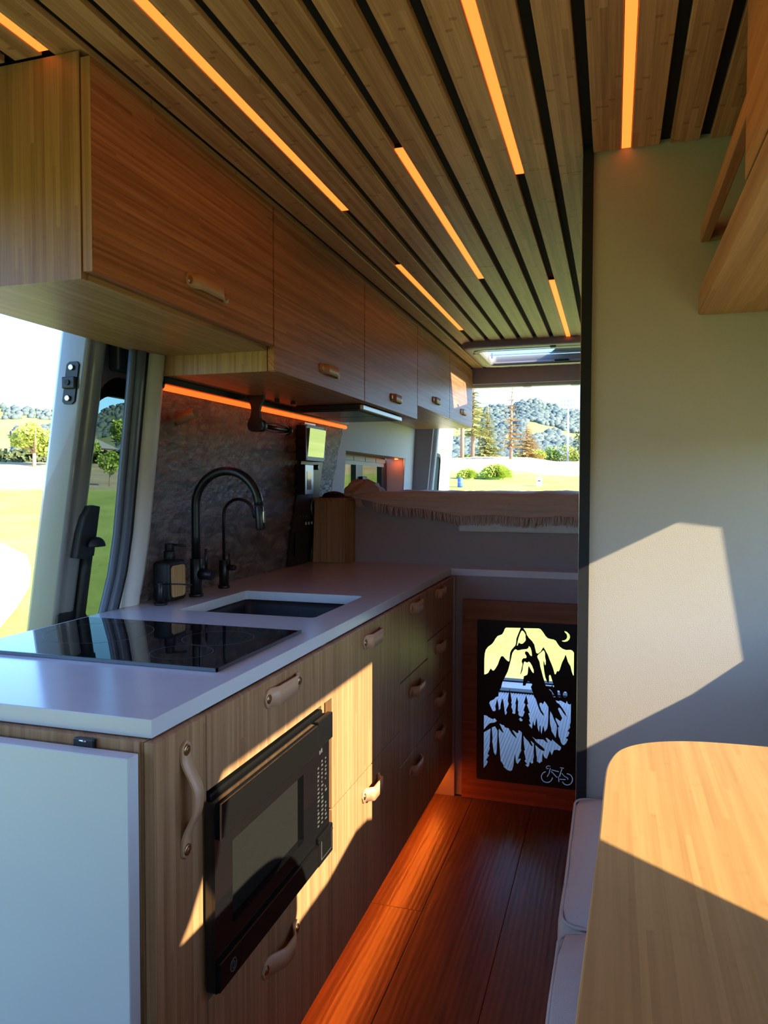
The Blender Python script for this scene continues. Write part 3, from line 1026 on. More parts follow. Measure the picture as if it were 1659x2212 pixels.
# wooden peg
pg = thing('wall_peg', 'wooden dowel peg sticking out of the slate backsplash', 'peg', (-1.24, 1.935, 1.445))
cyl('dowel', (xwall(1.44) - 0.002, 1.935, 1.440), (1, 0.0, 0.34), 0.0155, 0.066, bamboo('dowel_wood', 0, (0.50, 0.24, 0.13, 1)), pg, bev=0.0015)

# ================================================================= COUNTER ITEMS
# main faucet
fc = thing('kitchen_faucet', 'tall matte black gooseneck pull-down faucet behind the sink', 'faucet', (-1.184, 1.945, 0.917))
cx, cyy = -1.184, 1.945
cyl('base_flange', (cx, cyy, 0.9172), (0, 0, 1), 0.0215, 0.009, M['black_sat'], fc, 28, bev=0.002)
cyl('body', (cx, cyy, 0.926), (0, 0, 1), 0.0175, 0.104, M['black_sat'], fc, 28, bev=0.001)
R = 0.1035
path = [(cx, cyy, 1.028), (cx, cyy, 1.10), (cx, cyy, 1.186)]
for i in range(1, 25):
    a = math.pi - math.radians(178) * i / 24
    path.append((cx + R + R * math.cos(a), cyy, 1.186 + R * math.sin(a)))
lastp = Vector(path[-1])
tube('gooseneck', path, 0.0128, M['black_sat'], fc, 24)
dv = Vector((0.09, 0, -1)).normalized()
hp = tube('spray_head', [lastp + dv * 0.0015, lastp + dv * 0.004, lastp + dv * 0.066, lastp + dv * 0.070], [0.0122, 0.0133, 0.0138, 0.012], M['black_sat'], fc, 24)
bpz = lastp + dv * 0.022
box('spray_button', (bpz.x + 0.012, bpz.x + 0.0165), (cyy - 0.005, cyy + 0.005), (bpz.z - 0.028, bpz.z + 0.006), M['chrome'], hp, bev=0.0015)
cyl('valve', (cx + 0.012, cyy, 0.984), (1, 0, 0), 0.0165, 0.044, M['black_sat'], fc, 24, bev=0.002)
tube('lever', [(cx + 0.034, cyy, 0.998), (cx + 0.034, cyy, 1.060)], 0.0042, M['black_sat'], fc, 12)
# filtered water faucet
f2 = thing('water_faucet', 'small thin black filtered-water tap beside the tall faucet', 'faucet', (-1.196, 2.132, 0.917))
cx, cyy = -1.196, 2.132
cyl('base_flange', (cx, cyy, 0.9172), (0, 0, 1), 0.0195, 0.009, M['black_sat'], f2, 24, bev=0.002)
cyl('body', (cx, cyy, 0.926), (0, 0, 1), 0.0155, 0.082, M['black_sat'], f2, 24, bev=0.001)
R = 0.054
path = [(cx, cyy, 1.006), (cx, cyy, 1.150)]
for i in range(1, 19):
    a = math.pi - math.radians(165) * i / 18
    path.append((cx + R + R * math.cos(a), cyy, 1.150 + R * math.sin(a)))
path.append((path[-1][0] + 0.006, cyy, path[-1][2] - 0.02))
tube('gooseneck', path, 0.0050, M['black_sat'], f2, 14)
cyl('valve', (cx + 0.012, cyy, 0.984), (1, 0, 0), 0.009, 0.03, M['black_sat'], f2, 18, bev=0.0015)
tube('lever', [(cx + 0.02, cyy, 0.992), (cx + 0.02, cyy, 1.030)], 0.0035, M['black_sat'], f2, 10)
# soap bottle
sb = thing('soap_bottle', 'square black soap bottle with a bamboo face and pump top', 'soap dispenser', (-1.215, 1.853, 0.917))
bx = (-1.242, -1.187)
b_ = box('bottle', bx, (1.806, 1.900), (0.9175, 1.033), M['black'], sb, bev=0.011, seg=3)
smooth_all(b_)
plate('wood_inlay', [rrect(1.818, 1.888, 0.930, 1.020, 0.012, 5)], lambda a, b, d: (bx[1] + 0.0006 + d, a, b), 0.003, bamboo('inlay_bamboo', 2, (0.50, 0.31, 0.14, 1), strip=0.004), sb)
cyl('collar', (-1.2145, 1.853, 1.031), (0, 0, 1), 0.0165, 0.028, M['black'], sb, 24, bev=0.001)
cyl('pump_head', (-1.2145, 1.853, 1.059), (0, 0, 1), 0.013, 0.022, M['black'], sb, 24, bev=0.0015)
tube('spout', [(-1.205, 1.853, 1.077), (-1.178, 1.858, 1.077), (-1.165, 1.862, 1.074)], 0.0033, M['black'], sb, 10)
# deck soap pump
sd = thing('soap_pump', 'low black deck-mounted soap pump with a thin spout in front of the bottle', 'soap dispenser', (-1.197, 1.777, 0.917))
cyl('base_flange', (-1.193, 1.776, 0.9172), (0, 0, 1), 0.0195, 0.006, M['black_sat'], sd, 24, bev=0.0015)
cyl('body', (-1.193, 1.776, 0.923), (0, 0, 1), 0.0088, 0.056, M['black_sat'], sd, 20, bev=0.001)
tube('spout', [(-1.188, 1.776, 0.974), (-1.14, 1.776, 0.9765), (-1.095, 1.776, 0.976)], 0.0021, M['black_sat'], sd, 8)

# bamboo box in the rear corner of the worktop
bb = thing('bamboo_bin', 'tall bamboo box with an angled corner standing at the rear of the worktop', 'box', (-1.15, 3.02, 0.917))
XW3 = xwall(1.05)
loft('box_body', [[(-1.236 + l, 2.972, z), (-1.092, 2.985, z), (-1.072, 3.052, z), (-1.232 + l, 3.052, z)] for l, z in ((0, 0.9175), (0.008, 1.18))], M['bam_z'], bb, True, True, smooth=False)
loft('lid', [[(-1.230, 2.968, z), (-1.089, 2.981, z), (-1.069, 3.054, z), (-1.226, 3.054, z)] for z in (1.18, 1.196)], M['bam_y'], bb, True, True, smooth=False)
# dark hat on the box
ht = thing('black_cap', 'low black cap lying on the bamboo box', 'cap', (-1.15, 3.01, 1.196))


def dome(name, c, rx, ry, h, mat, parent, n=20, m=7, lip=0.0):
    loops = []
    for i in range(m + 1):
        a = (math.pi / 2) * i / m
        k = max(math.cos(a), 0.02)
        loops.append([(c[0] + rx * k * math.cos(t), c[1] + ry * k * math.sin(t), c[2] + h * math.sin(a)) for t in [2 * math.pi * q / n for q in range(n)]])
    return loft(name, loops, mat, parent, True, True)


dome('crown', (-1.155, 3.010, 1.198), 0.052, 0.036, 0.026, M['black'], ht)
dome('brim', (-1.145, 3.008, 1.1965), 0.082, 0.040, 0.006, M['black'], ht)
dome('badge', (-1.078, 3.005, 1.200), 0.010, 0.006, 0.006, M['steel'], ht)

# electrics panel
ep = thing('control_board', 'black slanted control board with switches on the backsplash beside the bamboo box', 'control panel', (-1.24, 2.85, 0.92))
plate('board', [[(2.736, 0.9205), (2.966, 0.9205), (3.05, 1.20), (3.068, 1.352), (2.835, 1.352), (2.80, 1.20)]], lambda a, b, d: (xwall(b) + 0.0085 + d, a, b), 0.006, M['black_sat'], ep)
xp = xwall(1.1) + 0.012
bm = bmesh.new()
bm_tube(bm, [(xp + 0.004, 2.985 + 0.028 * math.cos(a), 1.153 + 0.036 * math.sin(a)) for a in [i * math.pi / 12 for i in range(25)]], 0.0022, 8)
link('dial_ring', from_bm('dial_ring', bm), M['steel'], ep)
cyl('dial', (xp, 2.985, 1.153), (1, 0, 0), 0.022, 0.008, M['black_gloss'], ep, bev=0.002)
for k in range(3):
    box('toggle_switch', (xp - 0.001, xp + 0.006), (2.898 + k * 0.032, 2.906 + k * 0.032), (1.081, 1.094), M['steel'], ep, bev=0.002)
for k in range(5):
    cyl('indicator', (xp - 0.001, 2.815 + k * 0.033, 1.117), (1, 0, 0), 0.0035, 0.003, M['legend'], ep, 10)
boxes('socket_frame', [((xp - 0.0015, xp + 0.0015), (2.80, 2.93), (0.955, 1.055))], M['black'], ep, bev=0.001)
# monitor
mo = thing('wall_monitor', 'small square monitor screen under the light bar reflecting the lawn', 'monitor', (-1.21, 2.88, 1.42))
XM = -1.185
box('monitor_case', (xwall(1.43) + 0.004, XM - 0.004), (2.790, 2.985), (1.349, 1.494), M['black'], mo, bev=0.003)
box('bezel', (XM - 0.004, XM), (2.780, 2.985), (1.349, 1.496), M['grey_plastic'], mo, bev=0.0015)
loft('screen', [[(XM + 0.0002, 2.796, 1.366), (XM + 0.0002, 2.970, 1.366), (XM - 0.003, 2.970, 1.366), (XM - 0.003, 2.796, 1.366)], [(XM + 0.011, 2.796, 1.481), (XM + 0.011, 2.970, 1.481), (XM - 0.003, 2.970, 1.481), (XM - 0.003, 2.796, 1.481)]], plain('mirror_screen', (0.50, 0.50, 0.44, 1), 0.03, metal=1.0), mo, True, True, smooth=False)
for y in (2.788, 2.977):
    for z in (1.356, 1.489):
        cyl('screw', (XM, y, z), (1, 0, 0), 0.003, 0.001, M['black'], mo, 8)
boxes('mount', [((xwall(1.5) + 0.003, xwall(1.5) + 0.02), (2.835, 2.95), (1.494, 1.508))], M['steel'], mo)
# thermostat-like control
tc_ = thing('wall_control', 'narrow grey control unit with a small display below the monitor', 'control unit', (-1.21, 2.83, 1.27))
XC = -1.19
box('control_case', (xwall(1.28) + 0.012, XC), (2.776, 2.866), (1.211, 1.333), M['black'], tc_, bev=0.002)
box('face_plate', (XC, XC + 0.002), (2.778, 2.864), (1.212, 1.332), M['steel'], tc_, bev=0.001)
box('display', (XC + 0.0018, XC + 0.003), (2.795, 2.838), (1.231, 1.306), plain('lcd_grey', (0.42, 0.42, 0.40, 1), 0.15, metal=0.5), tc_)
cyl('knob', (xwall(1.32) + 0.006, 2.93, 1.325), (1, 0, 0), 0.011, 0.045, M['black_sat'], tc_, bev=0.002)
bm = bmesh.new()
bm_tube(bm, [(xwall(1.25) + 0.016, 2.905 + 0.024 * math.cos(a), 1.255 + 0.034 * math.sin(a)) for a in [i * math.pi / 12 for i in range(25)]], 0.002, 8)
link('ring', from_bm('ring', bm), M['steel'], tc_)

# ================================================================= BED
be = thing('bed', 'fixed bed with a grey upholstered front panel and quilted mattress', 'bed', (-0.4, 3.8, 0.9))
box('front_panel', (-1.255, -0.052), (3.0585, 3.085), (0.886, 1.185), M['mauve'], be, bev=0.0)
box('platform', (-1.235, 0.488), (3.085, 4.66), (1.02, 1.055), M['bam_x'], be)
mt_ = box('mattress', (-1.225, 0.488), (3.088, 4.655), (1.057, 1.195), M['mattress'], be, bev=0.02)
smooth_all(mt_)
box('mattress_flap', (-0.612, -0.052), (3.040, 3.060), (1.058, 1.19), M['mattress'], be, bev=0.006)
box('lower_panel', (-0.597, -0.052), (2.925, 2.94), (0.79, 0.8892), M['mauve'], be)
box('lower_panel', (-0.72, -0.597), (2.906, 2.94), (0.0, 0.8892), M['mauve'], be)
box('lower_panel', (-0.597, -0.550), (2.925, 2.94), (0.0, 0.79), M['mauve'], be)

bl = thing('fringed_blanket', 'beige fringed throw blanket spread over the bed and hanging down its front', 'blanket', (-0.6, 3.1, 1.2))


def drape_z(x):
    t_ = (x + 1.06) / 0.93
    return 1.192 - 0.070 * min(max(t_ * 1.9, 0), 1) ** 0.8 + 0.004 * math.sin(x * 23)


bm = bmesh.new()
nx, ny = 150, 76
G = []
for i in range(nx + 1):
    x = -1.14 + 1.26 * i / nx
    col = []
    for j in range(ny + 1):
        if j <= 24:      # front drop
            tq = j / 24
            zt = 1.216 + 0.012 * noise.noise((x * 9, 1, 0)) + 0.010 * math.exp(-((x + 0.80) / 0.1) ** 2)
            z = drape_z(x) + (zt - drape_z(x)) * tq
            y = 3.030 - 0.006 * noise.noise((x * 22, z * 14, 2)) + 0.012 * tq ** 4 - 0.004 * noise.noise((x * 60, z * 20, 5)) - 0.0035 * math.sin(z * 260 + 5 * noise.noise((x * 5, z * 9, 1)) + x * 9)
        else:
            tq = (j - 24) / (ny - 24)
            y = 3.042 + 1.55 * tq
            z = 1.216 + 0.012 * noise.noise((x * 9, 1, 0)) + 0.010 * math.exp(-((x + 0.80) / 0.1) ** 2) * max(0, 1 - tq * 3)
            z += min(tq * 8, 1) * (0.012 * noise.noise((x * 7, y * 6, 3)) + 0.004 * noise.noise((x * 26, y * 10, 5)))
            z = max(z, 1.205)
        col.append(bm.verts.new((x, y, z)))
    G.append(col)
for i in range(nx):
    for j in range(ny):
        bm.faces.new((G[i][j], G[i + 1][j], G[i + 1][j + 1], G[i][j + 1])).smooth = True
link('cloth', from_bm('cloth', bm, True), M['blanket'], bl)
# bundled end at the left
bm = bmesh.new()
nu_, nv_ = 48, 56
Q = []
for i in range(nu_ + 1):
    th = math.pi * i / nu_
    row = []
    for j in range(nv_ + 1):
        ph_ = 2 * math.pi * j / nv_
        d_ = Vector((math.sin(th) * math.cos(ph_), math.sin(th) * math.sin(ph_), math.cos(th)))
        k = 1 + 0.16 * noise.noise(d_ * 2.6) + 0.07 * math.sin(ph_ * 7 + th * 4 + 2 * noise.noise(d_ * 4)) + 0.05 * noise.noise(d_ * 9)
        row.append(bm.verts.new((-1.060 + 0.088 * d_.x * k, 3.135 + 0.105 * d_.y * k, 1.213 + 0.058 * d_.z * k)))
    Q.append(row)
for i in range(nu_):
    for j in range(nv_):
        bm.faces.new((Q[i][j], Q[i + 1][j], Q[i + 1][j + 1], Q[i][j + 1])).smooth = True
bmesh.ops.remove_doubles(bm, verts=bm.verts[:], dist=1e-5)
link('bundle', from_bm('bundle', bm, True), M['blanket'], bl)
bm = bmesh.new()
rnd = random.Random(5)
x = -0.98
while x < -0.06:
    z0 = drape_z(x) + 0.002
    y = 3.028
    L = 0.032 + 0.012 * rnd.random()
    dx = rnd.uniform(-0.009, 0.009)
    bm_tube(bm, [(x, y, z0), (x + dx * 0.5, y - 0.003, z0 - L * 0.35), (x + dx, y + rnd.uniform(-0.003, 0.001), z0 - L)], [0.0027, 0.0034, 0.0016], 5)
    x += 0.0062 + 0.003 * rnd.random()
for k in range(7):
    bm_tube(bm, [(-1.062 + 0.004 * k, 3.025, 1.192), (-1.055 + 0.004 * k, 3.020, 1.172), (-1.047 + 0.005 * k, 3.022, 1.150 + 0.004 * rnd.random())], [0.0025, 0.0025, 0.0012], 5)
tag(link('fringe', from_bm('fringe', bm), M['blanket'], bl), kind='stuff')

# ================================================================= CUT-OUT DOOR PANEL
dp = thing('garage_door_panel', 'wood framed low door with a black metal mountain silhouette cut-out', 'door', (-0.35, 2.90, 0.0))
plate('wood_frame', [[(-0.566, 0.002), (-0.053, 0.002), (-0.053, 0.798), (-0.566, 0.798)], rrect(-0.492, -0.066, 0.10, 0.71, 0.01, 3)], lambda a, b, d: (a, 2.912 + d, b), 0.024, M['bam_door'], dp, bev=0.001)
SC = 235 / 1659.0
# two-point calibrated map from tracing units to the plane of the plate
CALX = (-0.477, 172.0, -0.166, 1415.0)


def cut_xy(u, v):
    """tracing units (v measured downward from the top edge of the plate) to metres on the plate"""
    x = CALX[0] + (u - CALX[1]) * (CALX[2] - CALX[0]) / (CALX[3] - CALX[1])
    z = 0.131 + (1268.0 - v) * 0.0002596 + (u - 172.0) * 0.0000237
    return x, z


TOPV = -(150 / SC)   # upper tracing sheet is this many units higher
cuts = []


def cut(pts, up=False):
    cuts.append([cut_xy(p[0], p[1] + (TOPV if up else 0)) for p in pts])


cut([(735, 195), (510, 183), (490, 200), (475, 240), (455, 275), (440, 285), (380, 305), (345, 345), (320, 390), (290, 425), (230, 465), (195, 510), (178, 570), (172, 650), (172, 888), (200, 883), (235, 865), (262, 815), (275, 797), (300, 828), (320, 832), (345, 805), (385, 740), (410, 670), (430, 625), (450, 612), (470, 620), (500, 655), (535, 690), (555, 700), (565, 690), (570, 630), (575, 570), (590, 530), (620, 495), (652, 462), (664, 430), (672, 350), (688, 310), (708, 260)], True)
cut([(755, 235), (740, 250), (715, 310), (700, 355), (690, 400), (683, 440), (675, 460), (690, 462), (705, 420), (720, 425), (740, 437), (765, 435), (790, 415), (812, 390), (815, 370), (810, 330), (812, 300), (790, 260), (770, 240)], True)
cut([(775, 200), (1010, 212), (1035, 222), (1065, 255), (1090, 290), (1115, 330), (1150, 362), (1190, 375), (1235, 385), (1270, 405), (1300, 455), (1330, 495), (1370, 525), (1420, 545), (1490, 545), (1520, 560), (1540, 590), (1540, 925), (1530, 925), (1510, 870), (1490, 790), (1450, 720), (1430, 650), (1415, 615), (1395, 670), (1365, 730), (1345, 790), (1330, 840), (1310, 865), (1295, 853), (1285, 870), (1270, 905), (1255, 900), (1240, 840), (1215, 770), (1180, 690), (1150, 610), (1110, 540), (1085, 495), (1065, 520), (1040, 565), (1000, 590), (975, 580), (960, 520), (945, 455), (910, 400), (860, 350), (830, 305), (815, 260)], True)
T_ = -TOPV
big = [(660, 512), (640, 525), (610, 570), (600, 610), (590, 660), (578, 710), (560, 780), (540, 850), (500, 930), (465, 1000), (455, 1020)]
big = [(a, b - T_) for a, b in big] + [(440, 30), (400, 105), (398, 165), (360, 175), (330, 210), (270, 235), (255, 270), (285, 340), (310, 390), (345, 393), (360, 370), (350, 320), (362, 280), (378, 200), (400, 300), (405, 378), (432, 350), (435, 280), (458, 195), (475, 240), (490, 350), (500, 435), (515, 450), (535, 410), (520, 370), (545, 320), (560, 280), (545, 230), (573, 45), (605, 235), (598, 270), (608, 290), (600, 330), (625, 395), (615, 420), (635, 435), (662, 430), (672, 300), (665, 270), (683, 175), (705, 250), (700, 380), (714, 410), (708, 440), (725, 465), (760, 478), (782, 470), (808, 400), (790, 380), (818, 290), (795, 265), (828, 150), (858, 285), (840, 295), (885, 420), (862, 425), (888, 515), (872, 520), (900, 590), (872, 585), (880, 610), (922, 660), (935, 540), (950, 600), (965, 615), (978, 540), (988, 490), (1000, 570), (1005, 640), (1030, 710), (1038, 620), (1050, 610), (1055, 700), (1068, 740), (1080, 660), (1090, 610), (1105, 660), (1115, 705), (1150, 660), (1160, 620), (1168, 480), (1168, 330), (1130, 270), (1105, 245), (1085, 290), (1060, 265), (1035, 270), (1030, 300), (1060, 380), (1095, 430), (1098, 465), (1075, 440), (1045, 400), (1018, 340), (998, 280), (975, 210), (945, 165), (930, 110), (900, 30)]
big += [(a, b - T_) for a, b in [(920, 1048), (890, 1015), (855, 998), (835, 1015), (815, 1065), (775, 1065), (780, 1010), (785, 960), (790, 925), (815, 915), (840, 905), (850, 870), (855, 800), (865, 770), (895, 830), (925, 875), (940, 882), (938, 830), (915, 770), (885, 720), (865, 705), (845, 718), (825, 715), (800, 700), (790, 715), (775, 770), (765, 840), (745, 890), (735, 895), (745, 850), (755, 800), (770, 740), (755, 700), (762, 670), (780, 655), (815, 655), (830, 640), (825, 615), (805, 585), (805, 560), (820, 550), (845, 560), (860, 575), (880, 610), (900, 625), (912, 620), (905, 550), (890, 500), (870, 475), (860, 475), (855, 500), (830, 515), (760, 520), (710, 530), (690, 530)]]
cut(big)
cut([(1080, 540), (1050, 570), (1010, 600), (990, 630), (1000, 660), (1025, 710), (1040, 790), (1060, 860), (1085, 950), (1110, 1030), (1125, 1075), (1210, 1085), (1216, 1060), (1243, 1100), (1250, 1080), (1240, 1050), (1215, 980), (1195, 915), (1180, 910), (1170, 935), (1175, 985), (1165, 1035), (1140, 1005), (1115, 940), (1100, 860), (1090, 780), (1085, 700), (1095, 715), (1110, 765), (1120, 760), (1122, 700), (1110, 640), (1108, 580), (1095, 548)], True)
cut([(1165, 60), (1190, 70), (1220, 100), (1280, 185), (1240, 185), (1210, 100)])
cut([(1300, 85), (1330, 90), (1355, 185), (1310, 185)])
cut([(1415 + 33 * math.cos(a), 145 + 42 * math.sin(a)) for a in [i * math.pi / 8 for i in range(16)]])
cut([(745, 487), (718, 515), (740, 545), (770, 545), (778, 518), (757, 507)])
cut([(1275, 230), (1320, 245), (1340, 235), (1360, 240), (1430, 280), (1440, 240), (1460, 285), (1485, 295), (1503, 285), (1503, 560), (1490, 600), (1495, 640), (1460, 690), (1487, 710), (1465, 770), (1430, 790), (1465, 815), (1440, 870), (1410, 902), (1380, 895), (1360, 860), (1350, 820), (1325, 770), (1312, 640), (1330, 625), (1310, 590), (1280, 530), (1275, 490), (1310, 515), (1350, 545), (1375, 500), (1340, 430), (1310, 360), (1325, 340), (1350, 355), (1400, 430), (1445, 480), (1420, 420), (1370, 340), (1330, 290), (1290, 265)])
cut([(1195, 390), (1225, 440), (1255, 520), (1290, 590), (1300, 640), (1290, 720), (1280, 795), (1250, 745), (1215, 690), (1215, 665), (1195, 590), (1190, 480)])
cut([(172, 450), (215, 458), (250, 485), (310, 512), (345, 500), (378, 540), (345, 565), (270, 575), (215, 625), (172, 675)])
cut([(172, 715), (280, 655), (272, 760), (272, 850), (262, 930), (270, 960), (235, 1045), (262, 1070), (215, 1140), (240, 1165), (215, 1220), (172, 1268)])
cut([(295, 640), (350, 622), (388, 685), (388, 780), (380, 950), (375, 1040), (358, 1068), (330, 1020), (318, 930), (305, 860), (310, 800)])
cut([(405, 680), (415, 660), (450, 700), (485, 725), (465, 680), (415, 578), (470, 605), (480, 600), (510, 640), (560, 650), (585, 690), (610, 730), (650, 775), (690, 800), (660, 750), (615, 680), (640, 685), (690, 725), (715, 720), (710, 680), (740, 690), (768, 715), (765, 800), (755, 960), (765, 985), (735, 1045), (712, 1120), (755, 1110), (745, 1140), (705, 1195), (680, 1170), (672, 1110), (662, 1040), (648, 1150), (640, 1220), (620, 1290), (590, 1305), (545, 1290), (485, 1240), (490, 1220), (440, 1150), (430, 1040), (425, 960), (415, 860), (405, 760)])
cut([(790, 760), (830, 810), (870, 850), (910, 915), (935, 920), (900, 835), (955, 880), (950, 1000), (955, 1075), (940, 1130), (945, 1170), (925, 1187), (890, 1160), (880, 1220), (860, 1238), (820, 1205), (850, 1195), (810, 1140), (830, 1130), (800, 990), (815, 985), (800, 890)])
cut([(915, 770), (980, 815), (1050, 815), (1100, 820), (1130, 850), (1165, 870), (1130, 800), (1145, 790), (1190, 825), (1220, 845), (1230, 815), (1290, 870), (1365, 930), (1360, 960), (1340, 985), (1290, 970), (1255, 980), (1225, 1055), (1195, 985), (1170, 1060), (1150, 1110), (1120, 1095), (1085, 1030), (1080, 1150), (1040, 1178), (1000, 1150), (1000, 1080), (990, 1060), (985, 980), (972, 900), (1040, 960), (1095, 990), (1120, 985), (1100, 950), (1040, 900), (980, 855), (960, 820)])
cut([(1395, 262), (1435, 280), (1468, 315), (1480, 350), (1470, 390), (1440, 418), (1400, 427), (1370, 420), (1355, 405), (1395, 402), (1425, 385), (1438, 355), (1430, 315), (1400, 285)], True)


def ribbon(pts, w):
    pts = [Vector((p[0], p[1])) for p in pts]
    l, r = [], []
    for i, p in enumerate(pts):
        a = pts[max(i - 1, 0)]
        b = pts[min(i + 1, len(pts) - 1)]
        d = (b - a).normalized()
        n = Vector((-d.y, d.x))
        l.append(p + n * w / 2)
        r.append(p - n * w / 2)
    cut([(q.x, q.y) for q in l + r[::-1]])


def arc(cx, cy_, rx, ry, a0, a1, n=22):
    return [(cx + rx * math.cos(math.radians(a0 + (a1 - a0) * i / n)), cy_ + ry * math.sin(math.radians(a0 + (a1 - a0) * i / n))) for i in range(n + 1)]


ribbon(arc(1155, 1382, 84, 82, 5, 258), 13)
ribbon(arc(1460, 1412, 79, 83, -95, 155), 13)
ribbon([(1222, 1274), (1275, 1286), (1332, 1300)], 13)
ribbon([(1218, 1296), (1262, 1340), (1308, 1388)], 13)
ribbon([(1158, 1380), (1185, 1335), (1198, 1282), (1206, 1245)], 13)
ribbon([(1180, 1252), (1155, 1258), (1143, 1243), (1150, 1225), (1170, 1214), (1205, 1222)], 12)
ribbon([(1352, 1240), (1408, 1246)], 13)
ribbon([(1380, 1257), (1360, 1315), (1345, 1375)], 13)
ribbon([(1326, 1368), (1334, 1415), (1336, 1455)], 13)
ribbon([(1350, 1412), (1436, 1414)], 12)
ribbon([(1376, 1320), (1420, 1368), (1466, 1392), (1470, 1416)], 12)
plate('cutout_plate', [rrect(-0.505, -0.054, 0.086, 0.722, 0.006, 3)] + cuts, lambda a, b, d: (a, 2.8965 + d, b), 0.004, M['black'], dp)

# ================================================================= CEILING LIGHTS


def strip_light(k, y0, y1, label):
    o = thing('ceiling_light', label, 'light', (gapx(k) - GAP / 2, (y0 + y1) / 2, CT), 'recessed ceiling light strips')
    box('housing', (gapx(k) - GAP + 0.0006, gapx(k) - 0.0006), (y0, y1), (CT + 0.005, CT + 0.0138), M['black'], o)
    box('diffuser', (gapx(k) - GAP + 0.0010, gapx(k) - 0.0010), (y0 + 0.001, y1 - 0.001), (CT + 0.0012, CT + 0.005), M['led'], o)


strip_light(-11, -0.4, 1.066, 'orange ceiling light strip ending at the near end panel of the wall cabinets')
strip_light(-8, -0.4, 1.906, 'long orange ceiling light strip nearest the first wall cabinets')
strip_light(-8, 2.426, 3.507, 'short orange ceiling light strip close to the rear wall cabinets')
strip_light(-5, 1.597, 2.663, 'orange ceiling light strip in the middle of the slatted ceiling')
strip_light(-2, -0.4, 1.805, 'orange ceiling light strip running out of the top edge near the black trim')
strip_light(-2, 2.762, 3.824, 'small far orange ceiling light strip touching the skylight frame')
strip_light(1, -0.4, 1.735, 'orange ceiling light strip ending at the greige partition wall')

# ================================================================= SKYLIGHT
sy = thing('skylight', 'rounded roof skylight with a grey frame above the bed', 'skylight', (-0.27, 4.14, CT))
o0 = rrect(-0.765, 0.235, 3.80, 4.495, 0.085, 8)
o1 = rrect(-0.755, 0.225, 3.81, 4.485, 0.080, 8)
o2 = rrect(-0.735, 0.205, 3.83, 4.465, 0.070, 8)
i1 = rrect(-0.690, 0.155, 3.935, 4.395, 0.03, 8)
i2 = rrect(-0.690, 0.155, 3.935, 4.395, 0.03, 8)
loft('frame', [[(a, b, CT + 0.012) for a, b in o0], [(a, b, CT - 0.012) for a, b in o0], [(a, b, CT - 0.026) for a, b in o1], [(a, b, CT - 0.030) for a, b in o2], [(a, b, CT - 0.024) for a, b in i1], [(a, b, CT + 0.021) for a, b in i2]], M['sky_frame'], sy)
loft('inner_rim', [[(a, b, CT - 0.0315) for a, b in rrect(-0.715, 0.185, 3.90, 4.43, 0.05, 6)], [(a, b, CT - 0.0315) for a, b in rrect(-0.690, 0.155, 3.933, 4.397, 0.03, 6)]], M['cream'], sy)
box('dome_glass', (-0.72, 0.19), (3.91, 4.42), (CT + 0.022, CT + 0.026), glass_pane('skylight_acrylic', (0.85, 0.88, 0.90, 1), 0.05), sy)
boxes('rail', [((-0.69, 0.155), (4.30, 4.305), (CT + 0.012, CT + 0.017)), ((-0.69, 0.155), (4.385, 4.395), (CT - 0.02, CT - 0.012))], M['sky_frame'], sy)
plate('sun_shade', [[(-0.36, 4.42), (-0.215, 3.92), (0.17, 3.92), (0.17, 4.42)]], lambda a, b, d: (a, b, CT + 0.030 + d), 0.004, plain('blue_grey_shade', (0.30, 0.36, 0.48, 1), 0.6), sy)
box('latch', (-0.33, -0.25), (4.372, 4.40), (CT - 0.026, CT - 0.012), M['black'], sy, bev=0.004)
box('catch', (-0.315, -0.285), (3.865, 3.90), (CT - 0.034, CT - 0.026), M['black'], sy, bev=0.003)
box('lamp_lens', (-0.728, -0.698), (3.98, 4.34), (CT - 0.0325, CT - 0.0285), M['cream'], sy)
boxes('arm', [((-0.675, -0.665), (4.26, 4.27), (CT - 0.01, CT + 0.02))], M['steel'], sy)
bm = bmesh.new()
for px_, w_ in ((0, 0.020), (1, 0.060)):
    pass
bm_box(bm, (-0.262, -0.190), (4.062, 4.085), (CT + 0.0195, CT + 0.0212))
bm_box(bm, (-0.262, -0.205), (4.030, 4.052), (CT + 0.0195, CT + 0.0212))
vv = [bm.verts.new((x, y, CT + 0.0200)) for x, y in ((-0.305, 4.09), (-0.275, 4.09), (-0.275, 4.05), (-0.29, 4.03), (-0.305, 4.05))]
bm.faces.new(vv)
link('logo_print', from_bm('logo_print', bm), plain('blue_grey_print', (0.22, 0.28, 0.40, 1), 0.5), sy)

# ================================================================= RIGHT OVERHEAD SHELF
sh = thing('overhead_shelf', 'bamboo overhead shelf with a front rail at the upper right against the partition', 'shelf', (0.33, 1.2, 1.62))
box('shelf_board', (0.170, 0.485), (0.25, 1.737), (1.614, 1.669), M['bam_shelf'], sh, bev=0.003)
box('front_rail', (0.172, 0.190), (0.6, 1.737), (1.768, 1.800), M['bam_shelf'], sh, bev=0.0015)
box('wall_rail', (0.190, 0.44), (1.719, 1.737), (1.770, 1.788), M['bam_x'], sh, bev=0.001)
oc = thing('overhead_cabinet', 'pale bamboo overhead cabinet front cropped by the top right corner', 'cabinet', (0.33, 0.7, 1.7))
box('door', (0.171, 0.191), (0.25, 1.160), (1.676, 1.975), M['bam_shelf'], oc, bev=0.0015)
boxes('body', [((0.192, 0.485), (0.25, 1.155), (1.96, 1.975)), ((0.192, 0.485), (1.140, 1.155), (1.680, 1.96)), ((0.47, 0.485), (0.25, 1.14), (1.680, 1.96))], M['bam_dark'], oc)

